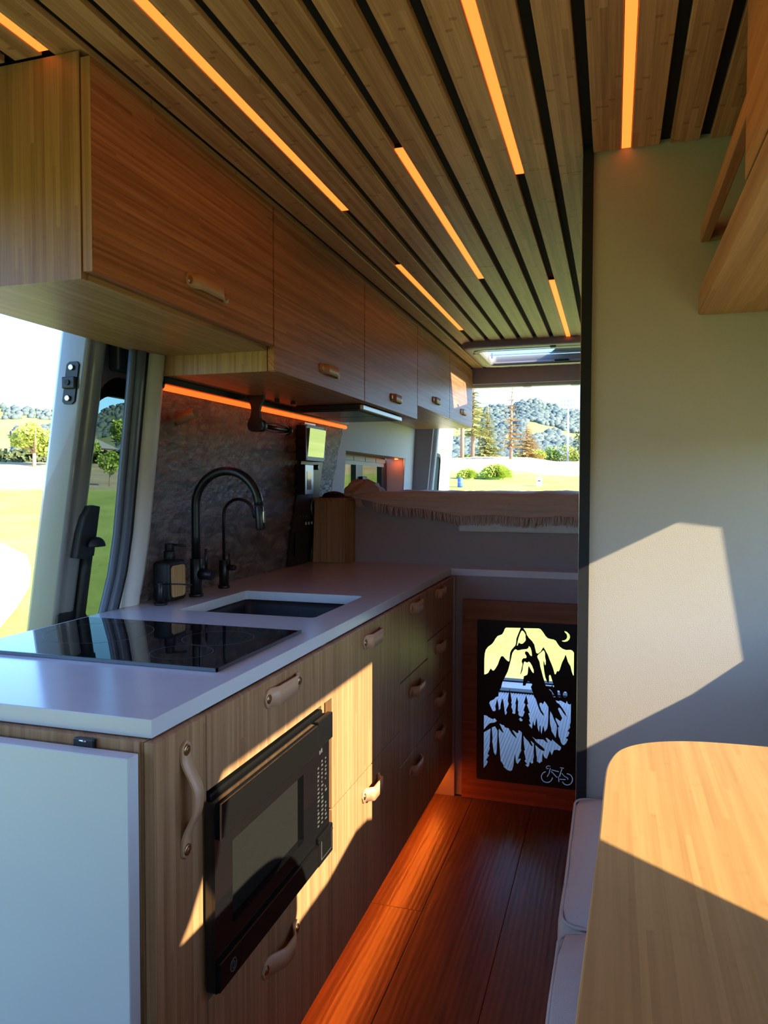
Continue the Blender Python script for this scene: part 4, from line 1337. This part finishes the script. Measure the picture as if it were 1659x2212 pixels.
# ================================================================= TABLE AND BENCH
tb = thing('dining_table', 'round cornered bamboo table half in sunlight in the lower right corner', 'table', (0.2, 1.0, 0.0))
outl = [(-0.0288, 0.1921), (-0.0211, 0.5121), (-0.0106, 0.7724), (-0.006, 0.9751), (-0.0029, 1.0183), (0.0082, 1.0683), (0.024, 1.0952), (0.0432, 1.1144), (0.0672, 1.1298), (0.1009, 1.1432), (0.1441, 1.1509), (0.2133, 1.1538), (0.2882, 1.15), (0.3459, 1.124), (0.3795, 1.076), (0.3891, 1.0087), (0.3939, 0.1921)]


def chaikin(p, n=2):
    for _ in range(n):
        q = []
        for a, b in zip(p, p[1:] + p[:1]):
            q.append((a[0] * 0.75 + b[0] * 0.25, a[1] * 0.75 + b[1] * 0.25))
            q.append((a[0] * 0.25 + b[0] * 0.75, a[1] * 0.25 + b[1] * 0.75))
        p = q
    return p


plate('tabletop', [chaikin(outl)], lambda a, b, d: (a, b, 0.8695 + d), 0.021, M['bam_table'], tb, bev=0.002)
cyl('pedestal', (0.20, 0.32, 0.0), (0, 0, 1), 0.028, 0.858, M['black_sat'], tb, bev=0.002)
cyl('foot', (0.20, 0.32, 0.0), (0, 0, 1), 0.11, 0.012, M['black_sat'], tb, bev=0.003)


def cushion(name, label, x, y, z, parent_kind='cushion'):
    t = thing(name, label, parent_kind, ((x[0] + x[1]) / 2, (y[0] + y[1]) / 2, z[0]))
    bm = bmesh.new()
    bm_box(bm, x, y, z)
    bmesh.ops.subdivide_edges(bm, edges=bm.edges[:], cuts=9, use_grid_fill=True)
    c = Vector(((x[0] + x[1]) / 2, (y[0] + y[1]) / 2, (z[0] + z[1]) / 2))
    h = Vector(((x[1] - x[0]) / 2, (y[1] - y[0]) / 2, (z[1] - z[0]) / 2))
    r = min(0.035, h.z * 0.8)
    for v in bm.verts:
        d = v.co - c
        q = Vector([max(-(h[i] - r), min(h[i] - r, d[i])) for i in range(3)])
        e = d - q
        if e.length > 1e-6:
            e.normalize()
            d = q + e * r
        puff = (1 - (d.x / h.x) ** 2) * (1 - (d.y / h.y) ** 2)
        d.z += 0.010 * puff * (1 if d.z > 0 else 0) + 0.003 * noise.noise(v.co * 14)
        d.x += 0.004 * noise.noise(v.co * 9)
        v.co = c + d
    link('cover', from_bm('cover', bm, True), M['cushion'], t)
    bm = bmesh.new()
    pp = rrect(x[0] + 0.005, x[1] - 0.005, y[0] + 0.005, y[1] - 0.005, 0.03, 4)
    pp.append(pp[0])
    bm_tube(bm, [(a, b, z[1] - 0.016) for a, b in pp], 0.0028, 6, False)
    link('piping', from_bm('piping', bm), M['cushion'], t)
    return t


cushion('bench_cushion', 'far pale grey bench cushion against the partition beside the table', (-0.078, 0.48), (1.205, 1.732), (0.43, 0.553))
cushion('bench_cushion', 'near pale grey bench cushion at the bottom edge beside the table', (-0.078, 0.48), (0.45, 1.200), (0.43, 0.553))
bn = thing('bench', 'bench base under the pale cushions on the right side', 'bench', (0.2, 1.1, 0))
box('bench_box', (-0.045, 0.488), (0.46, 1.736), (0.0, 0.41), M['bam_y'], bn)
box('bench_lid', (-0.05, 0.488), (0.45, 1.737), (0.41, 0.428), M['bam_y'], bn, bev=0.002)

# ================================================================= SLIDING DOOR (left, outside)
sd_ = thing('sliding_door', 'open grey sliding van door with black inner handle seen past the counter', 'van door', (-1.45, 1.7, 0.2))


def dl(z):
    return 0.16 * (z - 1.185)


def dprism(name, prof, z0, z1, mat, parent, n=6, smooth=False):
    loops = []
    for i in range(n + 1):
        z = z0 + (z1 - z0) * i / n
        loops.append([(x + dl(z), y, z) for x, y in prof])
    return loft(name, loops, mat, parent, True, True, smooth=smooth)


# profile of the leading stile: edge face, rebate, rounded rib, window flange
dprism('front_stile', [(-1.440, 1.612), (-1.437, 1.602), (-1.425, 1.597), (-1.360, 1.599), (-1.350, 1.603), (-1.348, 1.612), (-1.356, 1.622), (-1.350, 1.632), (-1.343, 1.645), (-1.343, 1.658), (-1.350, 1.672), (-1.372, 1.690), (-1.400, 1.694), (-1.440, 1.690)], -0.1, 1.85, M['van_paint'], sd_, 14, True)
# inner panel around the window: an upright plate with a rounded opening
plate('door_shell', [[(1.67, -0.1), (2.75, -0.1), (2.75, 1.85), (1.67, 1.85)], rrect(1.694, 2.62, 0.72, 1.55, 0.10, 8)], lambda a, b, d: (-1.398 + dl(b) + d, a, b), 0.03, M['van_paint'], sd_)
plate('window_seal', [rrect(1.690, 2.63, 0.71, 1.56, 0.10, 8), rrect(1.700, 2.60, 0.74, 1.497, 0.085, 8)], lambda a, b, d: (-1.408 + dl(b) + d, a, b), 0.02, M['black'], sd_)
plate('window_pane', [rrect(1.68, 2.64, 0.70, 1.57, 0.10, 6)], lambda a, b, d: (-1.424 + dl(b) + d, a, b), 0.004, M['glass_tint'], sd_)
# latch plate on the edge face
lp = plate('latch_plate', [[(-1.402, 1.462), (-1.394, 1.455), (-1.372, 1.455), (-1.365, 1.462), (-1.365, 1.556), (-1.372, 1.563), (-1.394, 1.563), (-1.402, 1.556)]], lambda a, b, d: (a + dl(b), 1.5955 + d, b), 0.005, M['black_sat'], sd_)
zc = 1.509
box('striker', (-1.403 + dl(zc), -1.364 + dl(zc)), (1.583, 1.594), (1.494, 1.524), M['plastic_black'], lp, bev=0.003)
for z in (1.548, 1.470):
    cyl('bolt', (-1.384 + dl(z), 1.593, z), (0, -1, 0), 0.0075, 0.006, M['chrome'], lp, 12, bev=0.001)
cyl('striker_pin', (-1.384 + dl(zc), 1.584, zc), (0, -1, 0), 0.007, 0.005, M['black'], lp, 12)
# upper stopper block
box('stop_block', (-1.300, -1.262), (1.700, 1.83), (1.555, 1.655), M['plastic_black'], sd_, bev=0.008)
# handle
hx = -1.338
plate('handle_cover', [[(1.628, 1.055), (1.672, 1.048), (1.700, 1.055), (1.700, 1.19), (1.672, 1.194), (1.655, 1.192), (1.640, 1.165), (1.632, 1.12)]], lambda a, b, d: (hx + dl(b) + d, a, b), 0.022, M['plastic_black'], sd_, bev=0.005)
smooth_all(dome('release_lever', (hx + 0.008, 1.685, 1.082), 0.018, 0.030, 0.026, M['plastic_black'], sd_))
dprism('grab_bar', [(hx - 0.012, 1.668), (hx + 0.006, 1.668), (hx + 0.010, 1.680), (hx + 0.006, 1.698), (hx - 0.012, 1.702)], 0.80, 1.06, M['plastic_black'], sd_, 5, True)
plate('door_card', [[(1.600, 0.10), (2.6, 0.10), (2.6, 0.72), (1.72, 0.885), (1.698, 0.915), (1.604, 0.905)]], lambda a, b, d: (-1.352 + dl(b) + d, a, b), 0.02, M['plastic_black'], sd_, bev=0.004)

# body seal and pillar trim at the rear of the opening
ds = thing('door_opening_seal', 'ribbed dark rubber seal along the rear edge of the sliding door opening', 'seal', (-1.25, 1.68, 0.9))


def sx(z):
    return -1.285 + 0.115 * (z - 0.91)


def spr(name, prof, mat, n=16, z0=0.0, z1=1.62):
    loops = []
    for i in range(n + 1):
        z = z0 + (z1 - z0) * i / n
        bend = -0.035 * max(0, (1.05 - z)) / 0.15 if z < 1.05 else 0
        bend = max(bend, -0.06)
        loops.append([(x + sx(z), y + bend, z) for x, y in prof])
    return loft(name, loops, mat, ds, True, True)


spr('seal_lip', [(-0.004, 1.668), (0.006, 1.664), (0.012, 1.672), (0.010, 1.684), (0.002, 1.688), (-0.006, 1.684)], M['van_dark'])
spr('seal_bulb', [(0.000, 1.688), (0.012, 1.684), (0.020, 1.695), (0.019, 1.712), (0.008, 1.722), (-0.002, 1.716)], M['van_dark'])
spr('seal_edge', [(0.000, 1.720), (0.012, 1.718), (0.016, 1.726), (0.010, 1.736), (0.000, 1.736)], M['black'])
pt = loft('trim_2', [[(xx + sx(z), yy + (max(-0.06, -0.035 * max(0, (1.05 - z)) / 0.15) if z < 1.05 else 0) * 0.6, z) for xx, yy in ((-0.02, 1.735), (0.012, 1.735), (0.024, 1.745), (0.030, 1.775), (0.020, 1.80), (-0.03, 1.80))] for z in (0.0, 0.6, 0.85, 0.92, 1.0, 1.1, 1.25, 1.4, 1.62)], plain('white_pillar_trim', (0.66, 0.66, 0.67, 1), 0.45), None, True, True)
tag(pt, kind='structure')

# rear door swung open, seen edge-on outside
rd = thing('rear_door', 'white rear van door swung wide open beyond the bed', 'van door', (-1.15, 5.0, 0))


def rdx(z, y):
    return -1.165 + 0.075 * (z - 1.2) - 0.015 * (y - 4.78)


plate('door_shell', [[(4.765, -0.1), (5.46, -0.1), (5.43, 1.85), (4.765, 1.85)], rrect(4.86, 5.05, 0.95, 1.46, 0.06, 6)], lambda a, b, d: (rdx(b, a) - 0.02 + d, a, b), 0.05, M['white_paint'], rd, bev=0.006)
plate('window_pane', [rrect(4.85, 5.06, 0.94, 1.47, 0.06, 6)], lambda a, b, d: (rdx(b, a) - 0.03 + d, a, b), 0.004, M['glass_tint'], rd)
plate('window_seal', [rrect(4.852, 5.058, 0.942, 1.468, 0.06, 6), rrect(4.872, 5.038, 0.965, 1.445, 0.05, 6)], lambda a, b, d: (rdx(b, a) + 0.004 + d, a, b), 0.008, M['black'], rd)
box('hinge_bulge', (rdx(1.55, 5) - 0.0, rdx(1.55, 5) + 0.022), (5.06, 5.34), (1.50, 1.56), M['white_paint'], rd, bev=0.01)

# ================================================================= OUTDOORS


def gz(d):
    P = ((0, -0.65), (8, -0.65), (30, 1.02), (45, 1.95), (60, 3.3), (80, 3.5), (400, 3.5), (2000, 3.5))
    for a, b in zip(P[:-1], P[1:]):
        if d <= b[0]:
            t = (d - a[0]) / (b[0] - a[0])
            return a[1] + (b[1] - a[1]) * t
    return 3.5


bm = bmesh.new()
NA = 180
RAD = [0.5, 3, 5, 7, 9, 11, 13, 15, 17, 19, 22, 26, 30, 32, 35, 39, 43, 46, 49, 53, 57, 61, 66, 80, 120, 250, 600, 1500]
lay = bm.verts.layers.float.new('dirt')
rg = []
for rI, d in enumerate(RAD):
    ring = []
    for k in range(NA):
        a = 2 * math.pi * k / NA
        x, y = d * math.sin(a), d * math.cos(a)
        az = math.degrees(a) if a < math.pi else math.degrees(a) - 360
        z = gz(d) + (0.10 * noise.noise((x * 0.15, y * 0.15, 0)) if d > 20 else 0)
        if 44 < d < 64:      # low mound of the bank, dropping towards the right
            z += 0.35 * math.exp(-((az + 9) / 5.0) ** 2) - 0.45 * math.exp(-((az + 2.9) / 1.3) ** 2)
        v = bm.verts.new((x, y, z))
        dirt = 0.0
        start = 30.5 if az < -22 else 44.0
        if d > start:
            dirt = 1.0
        v[lay] = dirt
        ring.append(v)
    rg.append(ring)
bm.faces.new(list(reversed(rg[0])))
for a, b in zip(rg[:-1], rg[1:]):
    for k in range(NA):
        bm.faces.new((a[k], a[(k + 1) % NA], b[(k + 1) % NA], b[k])).smooth = True
gr = link('ground', from_bm('ground', bm), M['ground'])
tag(gr, kind='structure')


def pol(d, azd, z=None):
    a = math.radians(azd)
    return Vector((d * math.sin(a), d * math.cos(a), gz(d) if z is None else z))


# pale sandy patch near the slider
bm = bmesh.new()
pts = []
for i in range(26):
    a = 2 * math.pi * i / 26
    k = 1 + 0.15 * noise.noise((math.cos(a) * 2, math.sin(a) * 2, 4))
    pts.append((2.3 * k * math.cos(a), 6.2 * k * math.sin(a)))
c0 = pol(14, -52)
cv = bm.verts.new((c0.x, c0.y, gz(c0.xy.length) + 0.05))
vs_ = []
for a, b in pts:
    r = math.radians(45)
    x, y = c0.x + a * math.cos(r) - b * math.sin(r), c0.y + a * math.sin(r) + b * math.cos(r)
    vs_.append(bm.verts.new((x, y, gz(math.hypot(x, y)) + 0.03)))
for i in range(26):
    bm.faces.new((cv, vs_[i], vs_[(i + 1) % 26]))
sp_ = link('sand_patch', from_bm('sand_patch', bm), M['pave'])
tag(sp_, 'bare pale sandy ground in the lawn outside the sliding door', 'sand', kind='stuff')

# hills
RIDGE = [(-62, 4.2), (-50, 4.9), (-44, 5.3), (-41, 5.1), (-39, 4.9), (-36, 5.8), (-32, 6.0), (-26, 5.6), (-20, 5.9), (-15, 5.6), (-12.5, 5.9), (-10.5, 6.0), (-9, 6.0), (-7.6, 5.9), (-6.6, 6.35), (-5.6, 6.35), (-4.6, 6.0), (-3.2, 5.55), (-1.5, 5.25), (2, 4.8), (10, 4.3), (20, 4)]


def ridge(az):
    for a, b in zip(RIDGE[:-1], RIDGE[1:]):
        if a[0] <= az <= b[0]:
            t = (az - a[0]) / (b[0] - a[0])
            t = t * t * (3 - 2 * t)
            return a[1] + (b[1] - a[1]) * t
    return RIDGE[0][1] if az < RIDGE[0][0] else RIDGE[-1][1]


def hill_point(az, t):
    d = 170 + 330 * t
    e = math.radians(ridge(az)) * (t ** 0.8) + 0.004 * noise.noise((az * 0.35, t * 4, 2)) * math.sin(math.pi * t)
    z = 1.247 + math.tan(max(e, -0.01)) * d + 1.5 * (1 - t)
    a = math.radians(az)
    return Vector((d * math.sin(a), d * math.cos(a), z))


bm = bmesh.new()
HG = []
for i in range(171):
    az = -64 + 84 * i / 170
    HG.append([bm.verts.new(hill_point(az, j / 16)) for j in range(17)] + [bm.verts.new(hill_point(az, 1.0) + Vector((math.sin(math.radians(az)) * 80, math.cos(math.radians(az)) * 80, -50)))])
for i in range(170):
    for j in range(17):
        bm.faces.new((HG[i][j], HG[i + 1][j], HG[i + 1][j + 1], HG[i][j + 1])).smooth = True
hl = link('hills', from_bm('hills', bm), M['hill'])
tag(hl, kind='structure')


def woods(az, t):
    if az > -20:
        v = noise.noise((az * 0.5, t * 3.0, 11))
        if t > 0.70 + 0.10 * v and -8.4 < az < 16:
            return True
        if t < 0.46 + 0.12 * v:
            return True
        if az < -6.3 and t > 0.50 + 0.15 * v and az > -9.5:
            return True
        return v > 0.35
    v = noise.noise((az * 0.3, t * 3.5, 5))
    return v > -0.12 or t > 0.85


ICO = bmesh.new()
bmesh.ops.create_icosphere(ICO, subdivisions=1, radius=1.0)
ICO_V = [v.co.copy() for v in ICO.verts]
ICO_F = [[v.index for v in f.verts] for f in ICO.faces]
ICO.free()
rnd = random.Random(12)
V, F = [], []
nb = 0
while nb < 7600:
    az = rnd.uniform(-50, 14) if rnd.random() < 0.55 else rnd.uniform(-14, 14)
    if -34 < az < -15:
        continue
    t = rnd.random()
    if not woods(az, t):
        continue
    p = hill_point(az, t)
    s = rnd.uniform(1.3, 2.5)
    o = len(V)
    for v in ICO_V:
        V.append(p + Vector((v.x * s, v.y * s, v.z * s * 0.95 + s * 0.3)) * (1 + 0.25 * noise.noise(v * 2 + p)))
    F += [[i + o for i in f] for f in ICO_F]
    nb += 1
wd = link('woodland', mesh_of('woodland', V, F, True), M['woods'])
tag(wd, 'oak woods covering the distant hills, blue haze put into their colour', 'trees', kind='stuff')


def blob_foliage(name, c, rx, rz, n, leaf, mat, parent, seed=1, flat=1.0):
    """crown made of many small leaf faces gathered in clumps"""
    rn = random.Random(seed)
    V, F = [], []
    clumps = []
    for _ in range(16):
        d_ = Vector((rn.gauss(0, 1), rn.gauss(0, 1), rn.gauss(0, 1))).normalized() * rn.uniform(0.2, 0.75)
        clumps.append((Vector((d_.x * rx, d_.y * rx, d_.z * rz)), rn.uniform(0.28, 0.5)))
    for _ in range(n):
        cc, rr = rn.choice(clumps)
        d_ = Vector((rn.gauss(0, 1), rn.gauss(0, 1), rn.gauss(0, 1))).normalized() * rn.uniform(0.5, 1.0) ** 0.5
        p = Vector(c) + cc + Vector((d_.x * rx * rr, d_.y * rx * rr, d_.z * rz * rr))
        n1 = Vector((rn.gauss(0, 1), rn.gauss(0, 1), rn.gauss(0, 0.7))).normalized()
        n2 = n1.cross(Vector((rn.gauss(0, 1), rn.gauss(0, 1), rn.gauss(0, 1)))).normalized()
        s = leaf * rn.uniform(0.6, 1.3)
        o = len(V)
        V += [p - n1 * s, p + n2 * s * 0.6, p + n1 * s, p - n2 * s * 0.6]
        F.append((o, o + 1, o + 2, o + 3))
    return link(name, mesh_of(name, V, F), mat, parent)


def conifer(base, h, w, label, seed, mat, bare=0.15, sparse=1.0, trunk=0.18, group=None):
    rn = random.Random(seed)
    t = thing('conifer_tree', label, 'tree', base, group)
    b = Vector(base)
    tube('trunk', [b + Vector((0, 0, -0.2)), b + Vector((rn.uniform(-.05, .05), 0, h * 0.5)), b + Vector((rn.uniform(-.1, .1), 0, h))], [trunk, trunk * 0.7, 0.02], M['bark'], t, 8)
    V, F = [], []
    lv = int(34 * sparse)
    for i in range(lv):
        q = bare + (1 - bare) * (i + rn.random()) / lv
        R_ = w * (1 - q) ** 0.75 * rn.uniform(0.75, 1.15) + 0.08
        nb_ = rn.randint(5, 8)
        a0 = rn.random() * 6.28
        for k in range(nb_):
            a = a0 + 6.283 * k / nb_ + rn.uniform(-.25, .25)
            L_ = R_ * rn.uniform(0.7, 1.1)
            dirv = Vector((math.cos(a), math.sin(a), rn.uniform(-0.35, -0.05)))
            p0 = b + Vector((0, 0, q * h))
            ns = 9
            for s_ in range(ns):
                f = (s_ + 0.6) / ns
                p = p0 + dirv * L_ * f
                for side in (-1, 1, 0.2):
                    tw = (Vector((-math.sin(a), math.cos(a), 0)) * side + Vector((math.cos(a), math.sin(a), 0)) * 0.6 + Vector((0, 0, rn.uniform(-.5, .15)))).normalized()
                    ll = L_ * 0.26 * (1.15 - f * 0.6) * rn.uniform(0.7, 1.3)
                    nn = Vector((0, 0, 1)).cross(tw).normalized() * ll * 0.18
                    o = len(V)
                    V += [p - nn, p + tw * ll, p + nn + Vector((0, 0, -ll * 0.15))]
                    F.append((o, o + 1, o + 2))
    link('foliage', mesh_of('foliage', V, F), mat, t)
    return t


GT = 'conifers beyond the rear lawn'
conifer(pol(62, -12.2, 3.3), 9.5, 1.6, 'leftmost bare-trunked conifer seen beside the open rear door', 21, M['conifer'], 0.32)
conifer(pol(60, -11.15, 3.2), 10.5, 1.7, 'reddish-trunked conifer second from the open rear door', 22, M['conifer'], 0.30)
conifer(pol(62, -10.35, 3.3), 8.5, 1.9, 'conifer just left of the dense pyramidal one, partly behind the rear cabinet', 23, M['conifer'], 0.25)
conifer(pol(63, -9.25, 3.4), 4.6, 1.5, 'dense pyramidal conifer in the rear opening left of the tall bare one', 24, M['conifer'], 0.08, 1.2)
conifer(pol(56, -7.45, 2.9), 6.2, 1.25, 'tallest thin conifer with a long bare trunk in the rear opening', 25, M['rust'], 0.18, 0.55, 0.14)
conifer(pol(66, -6.25, 3.4), 3.4, 1.7, 'rusty orange spreading conifer right of the tallest one', 26, M['rust'], 0.1, 0.8)
# bushes along the bank
bush_specs = [(40, -10.72, 0.62, 0.42, 'small round grass clump on the rear lawn', 'leaf'), (40, -8.55, 0.92, 0.62, 'big round grass clump on the rear lawn', 'leaf')]
for i, (d, az, rx, rz, lab, mt) in enumerate(bush_specs):
    p = pol(d, az)
    t = thing('bush', lab, 'bush', p)
    rn = random.Random(40 + i)
    V, F = [], []
    for _ in range(900):
        a = rn.random() * 6.283
        e = rn.uniform(0.05, 1.0)
        tip = Vector((math.cos(a) * rx * math.cos(e * 1.5), math.sin(a) * rx * math.cos(e * 1.5), rz * 1.25 * math.sin(e * 1.5)))
        s0 = p + Vector((tip.x * 0.25, tip.y * 0.25, 0))
        md = p + tip * 0.7 + Vector((0, 0, rz * 0.25))
        tp = p + tip * rn.uniform(0.85, 1.1)
        nn = Vector((-math.sin(a), math.cos(a), 0)) * 0.03
        o = len(V)
        V += [s0 - nn, s0 + nn, md + nn, tp, md - nn]
        F.append((o, o + 1, o + 2, o + 3, o + 4))
    link('blades', mesh_of('blades', V, F), M[mt], t)
    smooth_all(dome('clump', (p.x, p.y, p.z - 0.05), rx * 0.7, rx * 0.7, rz * 0.8, M['leaf_mid'], t))
for i, (d, az, rx, rz, mt, lab) in enumerate([(64, -9.6, 0.7, 0.5, 'leaf', 'low yellow shrub at the foot of the dense conifer'), (63, -10.9, 0.6, 0.4, 'leaf_mid', 'low green shrub between the bare trunks'),
                                              (74, -5.6, 1.3, 0.9, 'leaf', 'pale shrub at the end of the slat fence'), (76, -4.55, 1.3, 1.2, 'leaf_mid', 'green shrub behind the fence left of the light pole'),
                                              (76, -3.0, 1.5, 1.3, 'leaf', 'yellow shrub behind the fence right of the light pole'), (74, -2.0, 1.6, 2.2, 'leaf_dark', 'dark green shrub at the right edge of the rear opening'),
                                              (72, -6.7, 1.1, 0.7, 'leaf_mid', 'low green shrub right of the tallest conifer')]):
    p = pol(d, az)
    t = thing('shrub', lab, 'bush', p)
    blob_foliage('foliage', (p.x, p.y, p.z + rz * 0.6), rx, rz, 900, 0.13, M[mt], t, 60 + i)
    tube('stem', [p + Vector((0, 0, -0.2)), p + Vector((0, 0, rz))], 0.05, M['bark'], t, 6)
# fence far right
fe = thing('slat_fence', 'low weathered slat fence at the far right of the rear lawn', 'fence', pol(70, -4))
bm = bmesh.new()
for i in range(60):
    az = -5.0 + 3.6 * i / 59
    p = pol(70, az)
    b_ = -0.75 if -4.3 < az < -2.0 else -0.6
    bm_box(bm, (p.x - 0.03, p.x + 0.03), (p.y - 0.01, p.y + 0.01), (p.z + b_, p.z + 0.12))
tag(link('pale', from_bm('pale', bm), M['fence'], fe), kind='stuff')
a_, b2 = pol(70.03, -5.0), pol(70.03, -1.4)
tube('rail', [a_ + Vector((0, 0, 0.0)), b2 + Vector((0, 0, 0.0))], 0.04, M['fence'], fe, 6)
# light pole
pb = pol(75, -3.28, 3.0)
lp_ = thing('light_pole', 'tall white stadium light pole in front of the hills', 'pole', pb)
tube('mast', [pb, pb + Vector((0, 0, 6.9))], [0.13, 0.08], M['pole'], lp_, 10)
boxes('crossarm', [((pb.x - 0.75, pb.x + 0.75), (pb.y - 0.05, pb.y + 0.05), (pb.z + 6.2, pb.z + 6.28)), ((pb.x - 0.6, pb.x + 0.6), (pb.y - 0.05, pb.y + 0.05), (pb.z + 6.65, pb.z + 6.73))], M['pole'], lp_)
for k in range(5):
    for zz in (6.1, 6.55):
        box('floodlight', (pb.x - 0.68 + k * 0.3, pb.x - 0.52 + k * 0.3), (pb.y - 0.2, pb.y - 0.06), (pb.z + zz - 0.05, pb.z + zz + 0.1), M['steel'], lp_, bev=0.02)
# barrel and sign on the lawn
p = pol(33, -11.27)
br_ = thing('blue_barrel', 'blue barrel standing on the rear lawn', 'barrel', p)
tube('drum', [p + Vector((0, 0, 0)), p + Vector((0, 0, 0.05)), p + Vector((0, 0, 0.2)), p + Vector((0, 0, 0.35)), p + Vector((0, 0, 0.4))], [0.115, 0.125, 0.12, 0.125, 0.115], M['blue'], br_, 16)
tube('hoop', [p + Vector((0, 0, 0.19)), p + Vector((0, 0, 0.22))], 0.128, M['steel'], br_, 16)
p = pol(34, -5.33)
sg = thing('white_bin', 'small white domed bin on the rear lawn', 'bin', p)
box('bin_body', (p.x - 0.12, p.x + 0.12), (p.y - 0.1, p.y + 0.1), (p.z - 0.02, p.z + 0.3), M['white_paint'], sg, bev=0.02)
dome('bin_lid', (p.x, p.y, p.z + 0.30), 0.13, 0.11, 0.12, M['white_paint'], sg)
box('slot', (p.x - 0.06, p.x + 0.06), (p.y - 0.106, p.y - 0.099), (p.z + 0.2, p.z + 0.24), M['black'], sg)


def broadleaf(base, h, r, label, seed, mat, trunk=0.12, n=2600, leaf=0.14):
    b = Vector(base)
    t = thing('broadleaf_tree', label, 'tree', base)
    tube('trunk', [b + Vector((0, 0, -0.1)), b + Vector((0.05, 0, h * 0.35)), b + Vector((-0.05, 0.05, h * 0.7))], [trunk, trunk * 0.8, trunk * 0.4], M['bark'], t, 8)
    for k in range(4):
        a = k * 1.57 + seed
        tube('branch', [b + Vector((0.03, 0, h * 0.38)), b + Vector((math.cos(a) * r * 0.4, math.sin(a) * r * 0.4, h * 0.62)), b + Vector((math.cos(a) * r * 0.7, math.sin(a) * r * 0.7, h * 0.8))], [trunk * 0.5, trunk * 0.35, 0.02], M['bark'], t, 6)
    blob_foliage('foliage', b + Vector((0, 0, h * 0.66)), r, h * 0.36, n, leaf, mat, t, seed)
    return t


broadleaf(pol(50, -42.3, 1.9), 3.3, 1.75, 'yellow-green leafy tree outside left of the sliding door', 4, M['leaf'], 0.14, 3600, 0.13)
broadleaf(pol(33, -37.4, 1.05), 1.75, 0.62, 'slim young tree seen through the sliding door window', 8, M['leaf_mid'], 0.035, 2400, 0.065)
broadleaf(pol(52, -36.2, 2.4), 3.6, 1.3, 'taller leafy tree behind the young tree through the door window', 9, M['leaf_mid'], 0.1, 2400, 0.12)
broadleaf(pol(50, -38.9, 2.2), 2.2, 1.0, 'bushy tree under the ochre house through the door window', 10, M['leaf_mid'], 0.1, 2000, 0.11)
# dark hedge / wall band
hg = thing('hedge', 'long dark hedge behind the bank seen through the sliding door', 'hedge', pol(54, -38))
bm_v, bm_f = [], []
rn = random.Random(77)
for _ in range(5200):
    az = rn.uniform(-50, -33)
    d = 54 + rn.uniform(-0.5, 0.5)
    z = gz(d) + rn.uniform(-0.5, 1.0) * 0.85 - 0.1
    p = pol(d, az, z)
    n1 = Vector((rn.gauss(0, 1), rn.gauss(0, 1), rn.gauss(0, 1))).normalized()
    n2 = n1.cross(Vector((rn.gauss(0, 1), rn.gauss(0, 1), rn.gauss(0, 1)))).normalized()
    s = rn.uniform(0.12, 0.26)
    o = len(bm_v)
    bm_v += [p - n1 * s, p + n2 * s * .7, p + n1 * s, p - n2 * s * .7]
    bm_f.append((o, o + 1, o + 2, o + 3))
tag(link('foliage', mesh_of('foliage', bm_v, bm_f), M['leaf_dark'], hg), kind='stuff')
# house behind
hb = pol(76, -39.3)
ho = thing('ochre_house', 'ochre house with a grey roof behind trees through the door window', 'house', hb)
box('wall', (hb.x - 3.0, hb.x + 1.6), (hb.y - 1.5, hb.y + 3), (hb.z - 1, hb.z + 1.35), M['house'], ho)
loft('roof', [[(hb.x - 3.3, hb.y - 1.9, hb.z + 1.3), (hb.x + 1.9, hb.y - 1.9, hb.z + 1.3), (hb.x + 1.9, hb.y + 3.3, hb.z + 1.3), (hb.x - 3.3, hb.y + 3.3, hb.z + 1.3)], [(hb.x - 2.2, hb.y + 0.6, hb.z + 2.35), (hb.x + 0.8, hb.y + 0.6, hb.z + 2.35), (hb.x + 0.8, hb.y + 0.9, hb.z + 2.35), (hb.x - 2.2, hb.y + 0.9, hb.z + 2.35)]], M['roof'], ho, True, True, smooth=False)
box('window', (hb.x + 0.4, hb.x + 1.0), (hb.y - 1.53, hb.y - 1.49), (hb.z + 0.5, hb.z + 1.0), M['black_gloss'], ho)
